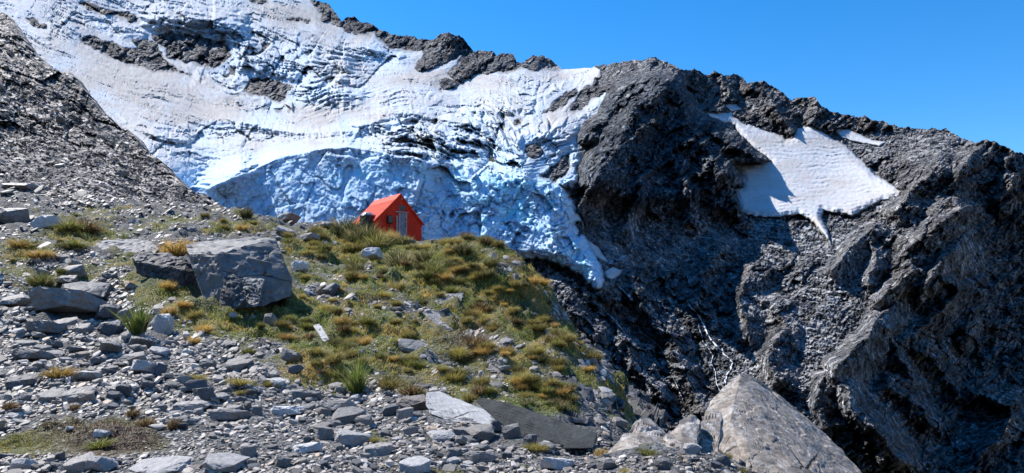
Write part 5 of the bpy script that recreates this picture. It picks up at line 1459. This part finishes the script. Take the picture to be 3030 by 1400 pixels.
f = [(0, 1, 5, 4), (1, 2, 6, 5), (2, 3, 7, 6), (3, 0, 4, 7), (0, 3, 2, 1), (4, 5, 6, 7)]
link('ridge_cap', quadmesh('ridge_cap', v, f, M_RED), hut)
for sgn in (-1, 1):
    v = []
    for y in (-.135, -.095):
        for u_, dz in ((.02, .07), (HW + .17, .07), (HW + .17, -.07), (.02, -.07)):
            zz = HA - (HA - HE) * u_ / HW
            v.append((sgn * u_, y, zz + dz))
    f = [(0, 1, 2, 3), (4, 7, 6, 5)] + [(j, 4 + j, 4 + (j + 1) % 4, (j + 1) % 4) for j in range(4)]
    link('barge_board', quadmesh('barge_board', v, [q_[::sgn] for q_ in f], M_RED), hut)
dr = boxes('door', [(.0, .47, -.085, -.025, -.02, 1.66), (.03, .09, -.10, -.085, .02, 1.6), (.2, .26, -.098, -.085, .02, 1.6), (.38, .44, -.10, -.085, .02, 1.6)], M_DOOR, hut)
boxes('handle', [(.40, .46, -.16, -.10, .72, .84), (.34, .54, -.125, -.101, .92, .96)], M_DARK, dr, .004)
boxes('hasp', [(.41, .45, -.13, -.101, 1.1, 1.34)], M_DARK, dr, .003)
boxes('door_frame', [(-.09, -.005, -.10, -.03, -.05, 1.70), (.475, .56, -.10, -.03, -.05, 1.70), (-.28, -.18, -.11, -.03, .0, 1.45)], M_TRIM, hut)
boxes('lintel', [(-.36, .62, -.16, -.02, 1.705, 1.77)], M_TRIM, hut)
wf = boxes('window', [(-.11, .40, -.075, -.03, 1.84, 2.24)], M_DARK, hut)
boxes('window_frame', [(-.16, -.115, -.09, -.03, 1.80, 2.28), (.405, .45, -.09, -.03, 1.80, 2.28), (-.113, .403, -.09, -.03, 2.245, 2.28), (-.113, .403, -.092, -.03, 1.80, 1.835)], M_REDD, wf, .004)
sh = boxes('shutter_box', [(-1.02, -.62, -.30, -.03, .86, 1.42)], M_DARK, hut, .05)
boxes('pipe', [(-.86, -.78, -.16, -.08, .2, .855)], M_DARK, hut, .02)
boxes('vent_lamp', [(.04, .12, -.20, -.14, 2.60, 2.70)], M_STEEL, hut, .015)
boxes('bolt_row', [(x, x + .035, -.055, -.015, roofz(x) - .30, roofz(x) - .265) for x in np.arange(.35, 1.9, .17)], M_DARK, hut, .004)
boxes('floor_beam', [(-HW + .1, HW - .1, -.02, .10, -.50, -.355)], M_DOOR, hut)
boxes('corner_post', [(HW - .12, HW - .02, -.06, .02, -.62, -.36)], M_DOOR, hut)

# ---- the water tank
tank = bpy.data.objects.new('water_tank', None); COL.objects.link(tank)
tag(tank, None, 'round black plastic water tank with lid coloured pale for reflected sky beside the red hut', 'water tank')
tp = unproj(1087, 690, 50.6)
tank.location = tp
def lathe(name, prof, mat, parent, seg=40):
    v, f = [], []
    for r_, z in prof:
        for k_ in range(seg):
            a = 2 * math.pi * k_ / seg
            v.append((r_ * math.cos(a), r_ * math.sin(a), z))
    for i in range(len(prof) - 1):
        for k_ in range(seg):
            f.append((i * seg + k_, i * seg + (k_ + 1) % seg, (i + 1) * seg + (k_ + 1) % seg, (i + 1) * seg + k_))
    return link(name, quadmesh(name, v, f, mat, False), parent)
tz = unproj(1087, 640, 50.6)[2] - tp[2]
body = [(.0, -.4), (.53, -.4)]
for z in np.linspace(-.3, tz - .08, 7):
    body += [(.535, z - .02), (.55, z), (.55, z + .05), (.535, z + .07)]
lathe('tank_body', body + [(.545, tz), (.50, tz + .04), (.0, tz + .05)], M_TANK, tank)
M_LID = plain_mat('sky_sheen_lid', (.42, .43, .44), .3, .6, 0, .1)  # pale colour stands in for sky reflected off the black plastic
lathe('tank_lid', [(.50, tz + .045), (.49, tz + .10), (.30, tz + .20), (.27, tz + .26), (.18, tz + .29), (0, tz + .30)], M_LID, tank)
boxes('lid_rib', [(-.025, .025, -.50, -.28, tz + .07, tz + .19), (-.53, -.49, -.04, .04, tz + .0, tz + .14), (.49, .53, -.04, .04, tz + .0, tz + .14)], M_TANK, tank, .004)
# footing stones under the hut's near corner
for px, py, w_, h_, lab in ((1215,722,34,12,'flat grey footing stone under the hut doorstep'),(1255,716,30,20,'pale rounded stone at the right corner of the hut'),(1190,716,30,10,'thin flat step stone before the hut door'),(1285,722,26,12,'small flat stone right of the hut')):
    put_stone(px, py, w_, h_, 'flat', 0 if px != 1255 else 2, lab)
# ---- unseen range added behind and beside the viewer to block the bright horizon
va = np.radians(np.linspace(52, 308, 330)); vr = np.linspace(0, 1, 46)
VA, VR = np.meshgrid(va, vr, indexing='ij')
dist = 900 + 2600 * VR
vx, vy = np.sin(VA) * dist, np.cos(VA) * dist
vq = np.stack([vx, vy, vx * 0], -1)
vz = -330 + (1180 + 420 * fbm(vq / 900, 3, 601)) * VR ** .9 + 170 * fbm(vq / 420, 5, 603, .55, 2.05, True) * (.3 + VR) - 1500 * np.maximum(0, VR - .86)
vc = mix(np.broadcast_to(np.array([.15, .15, .15]), VA.shape + (3,)).copy(), np.array([.09, .085, .05]), smooth(.45, .1, VR + .2 * fbm(vq / 300, 3, 605)))
vc = mix(vc, np.array([.62, .64, .67]), smooth(.62, .72, VR + .22 * fbm(vq / 350, 4, 607)))
link('added_valley_wall', build_mesh('added_valley_wall', np.stack([vx, vy, vz], -1).reshape(-1, 3), [grid_faces(*VA.shape)], M_ROCK, True, vc.reshape(-1, 3)), kind='structure', label='unseen mountain range added behind the viewer to block the low bright sky')
fx_ = np.linspace(-6000, 6000, 61); FX, FY = np.meshgrid(fx_, fx_, indexing='ij')
fz_ = -345 + 6 * fbm(np.stack([FX / 400, FY / 400, FX * 0], -1), 3, 611)
link('valley_floor', build_mesh('valley_floor', np.stack([FX, FY, fz_], -1).reshape(-1, 3), [grid_faces(61, 61)], plain_mat('valley_gravel', (.11, .105, .085), .9, .1, 0, .3, .02), True), kind='structure', label='valley floor far below the spur')
print('done', time.time() - T0)
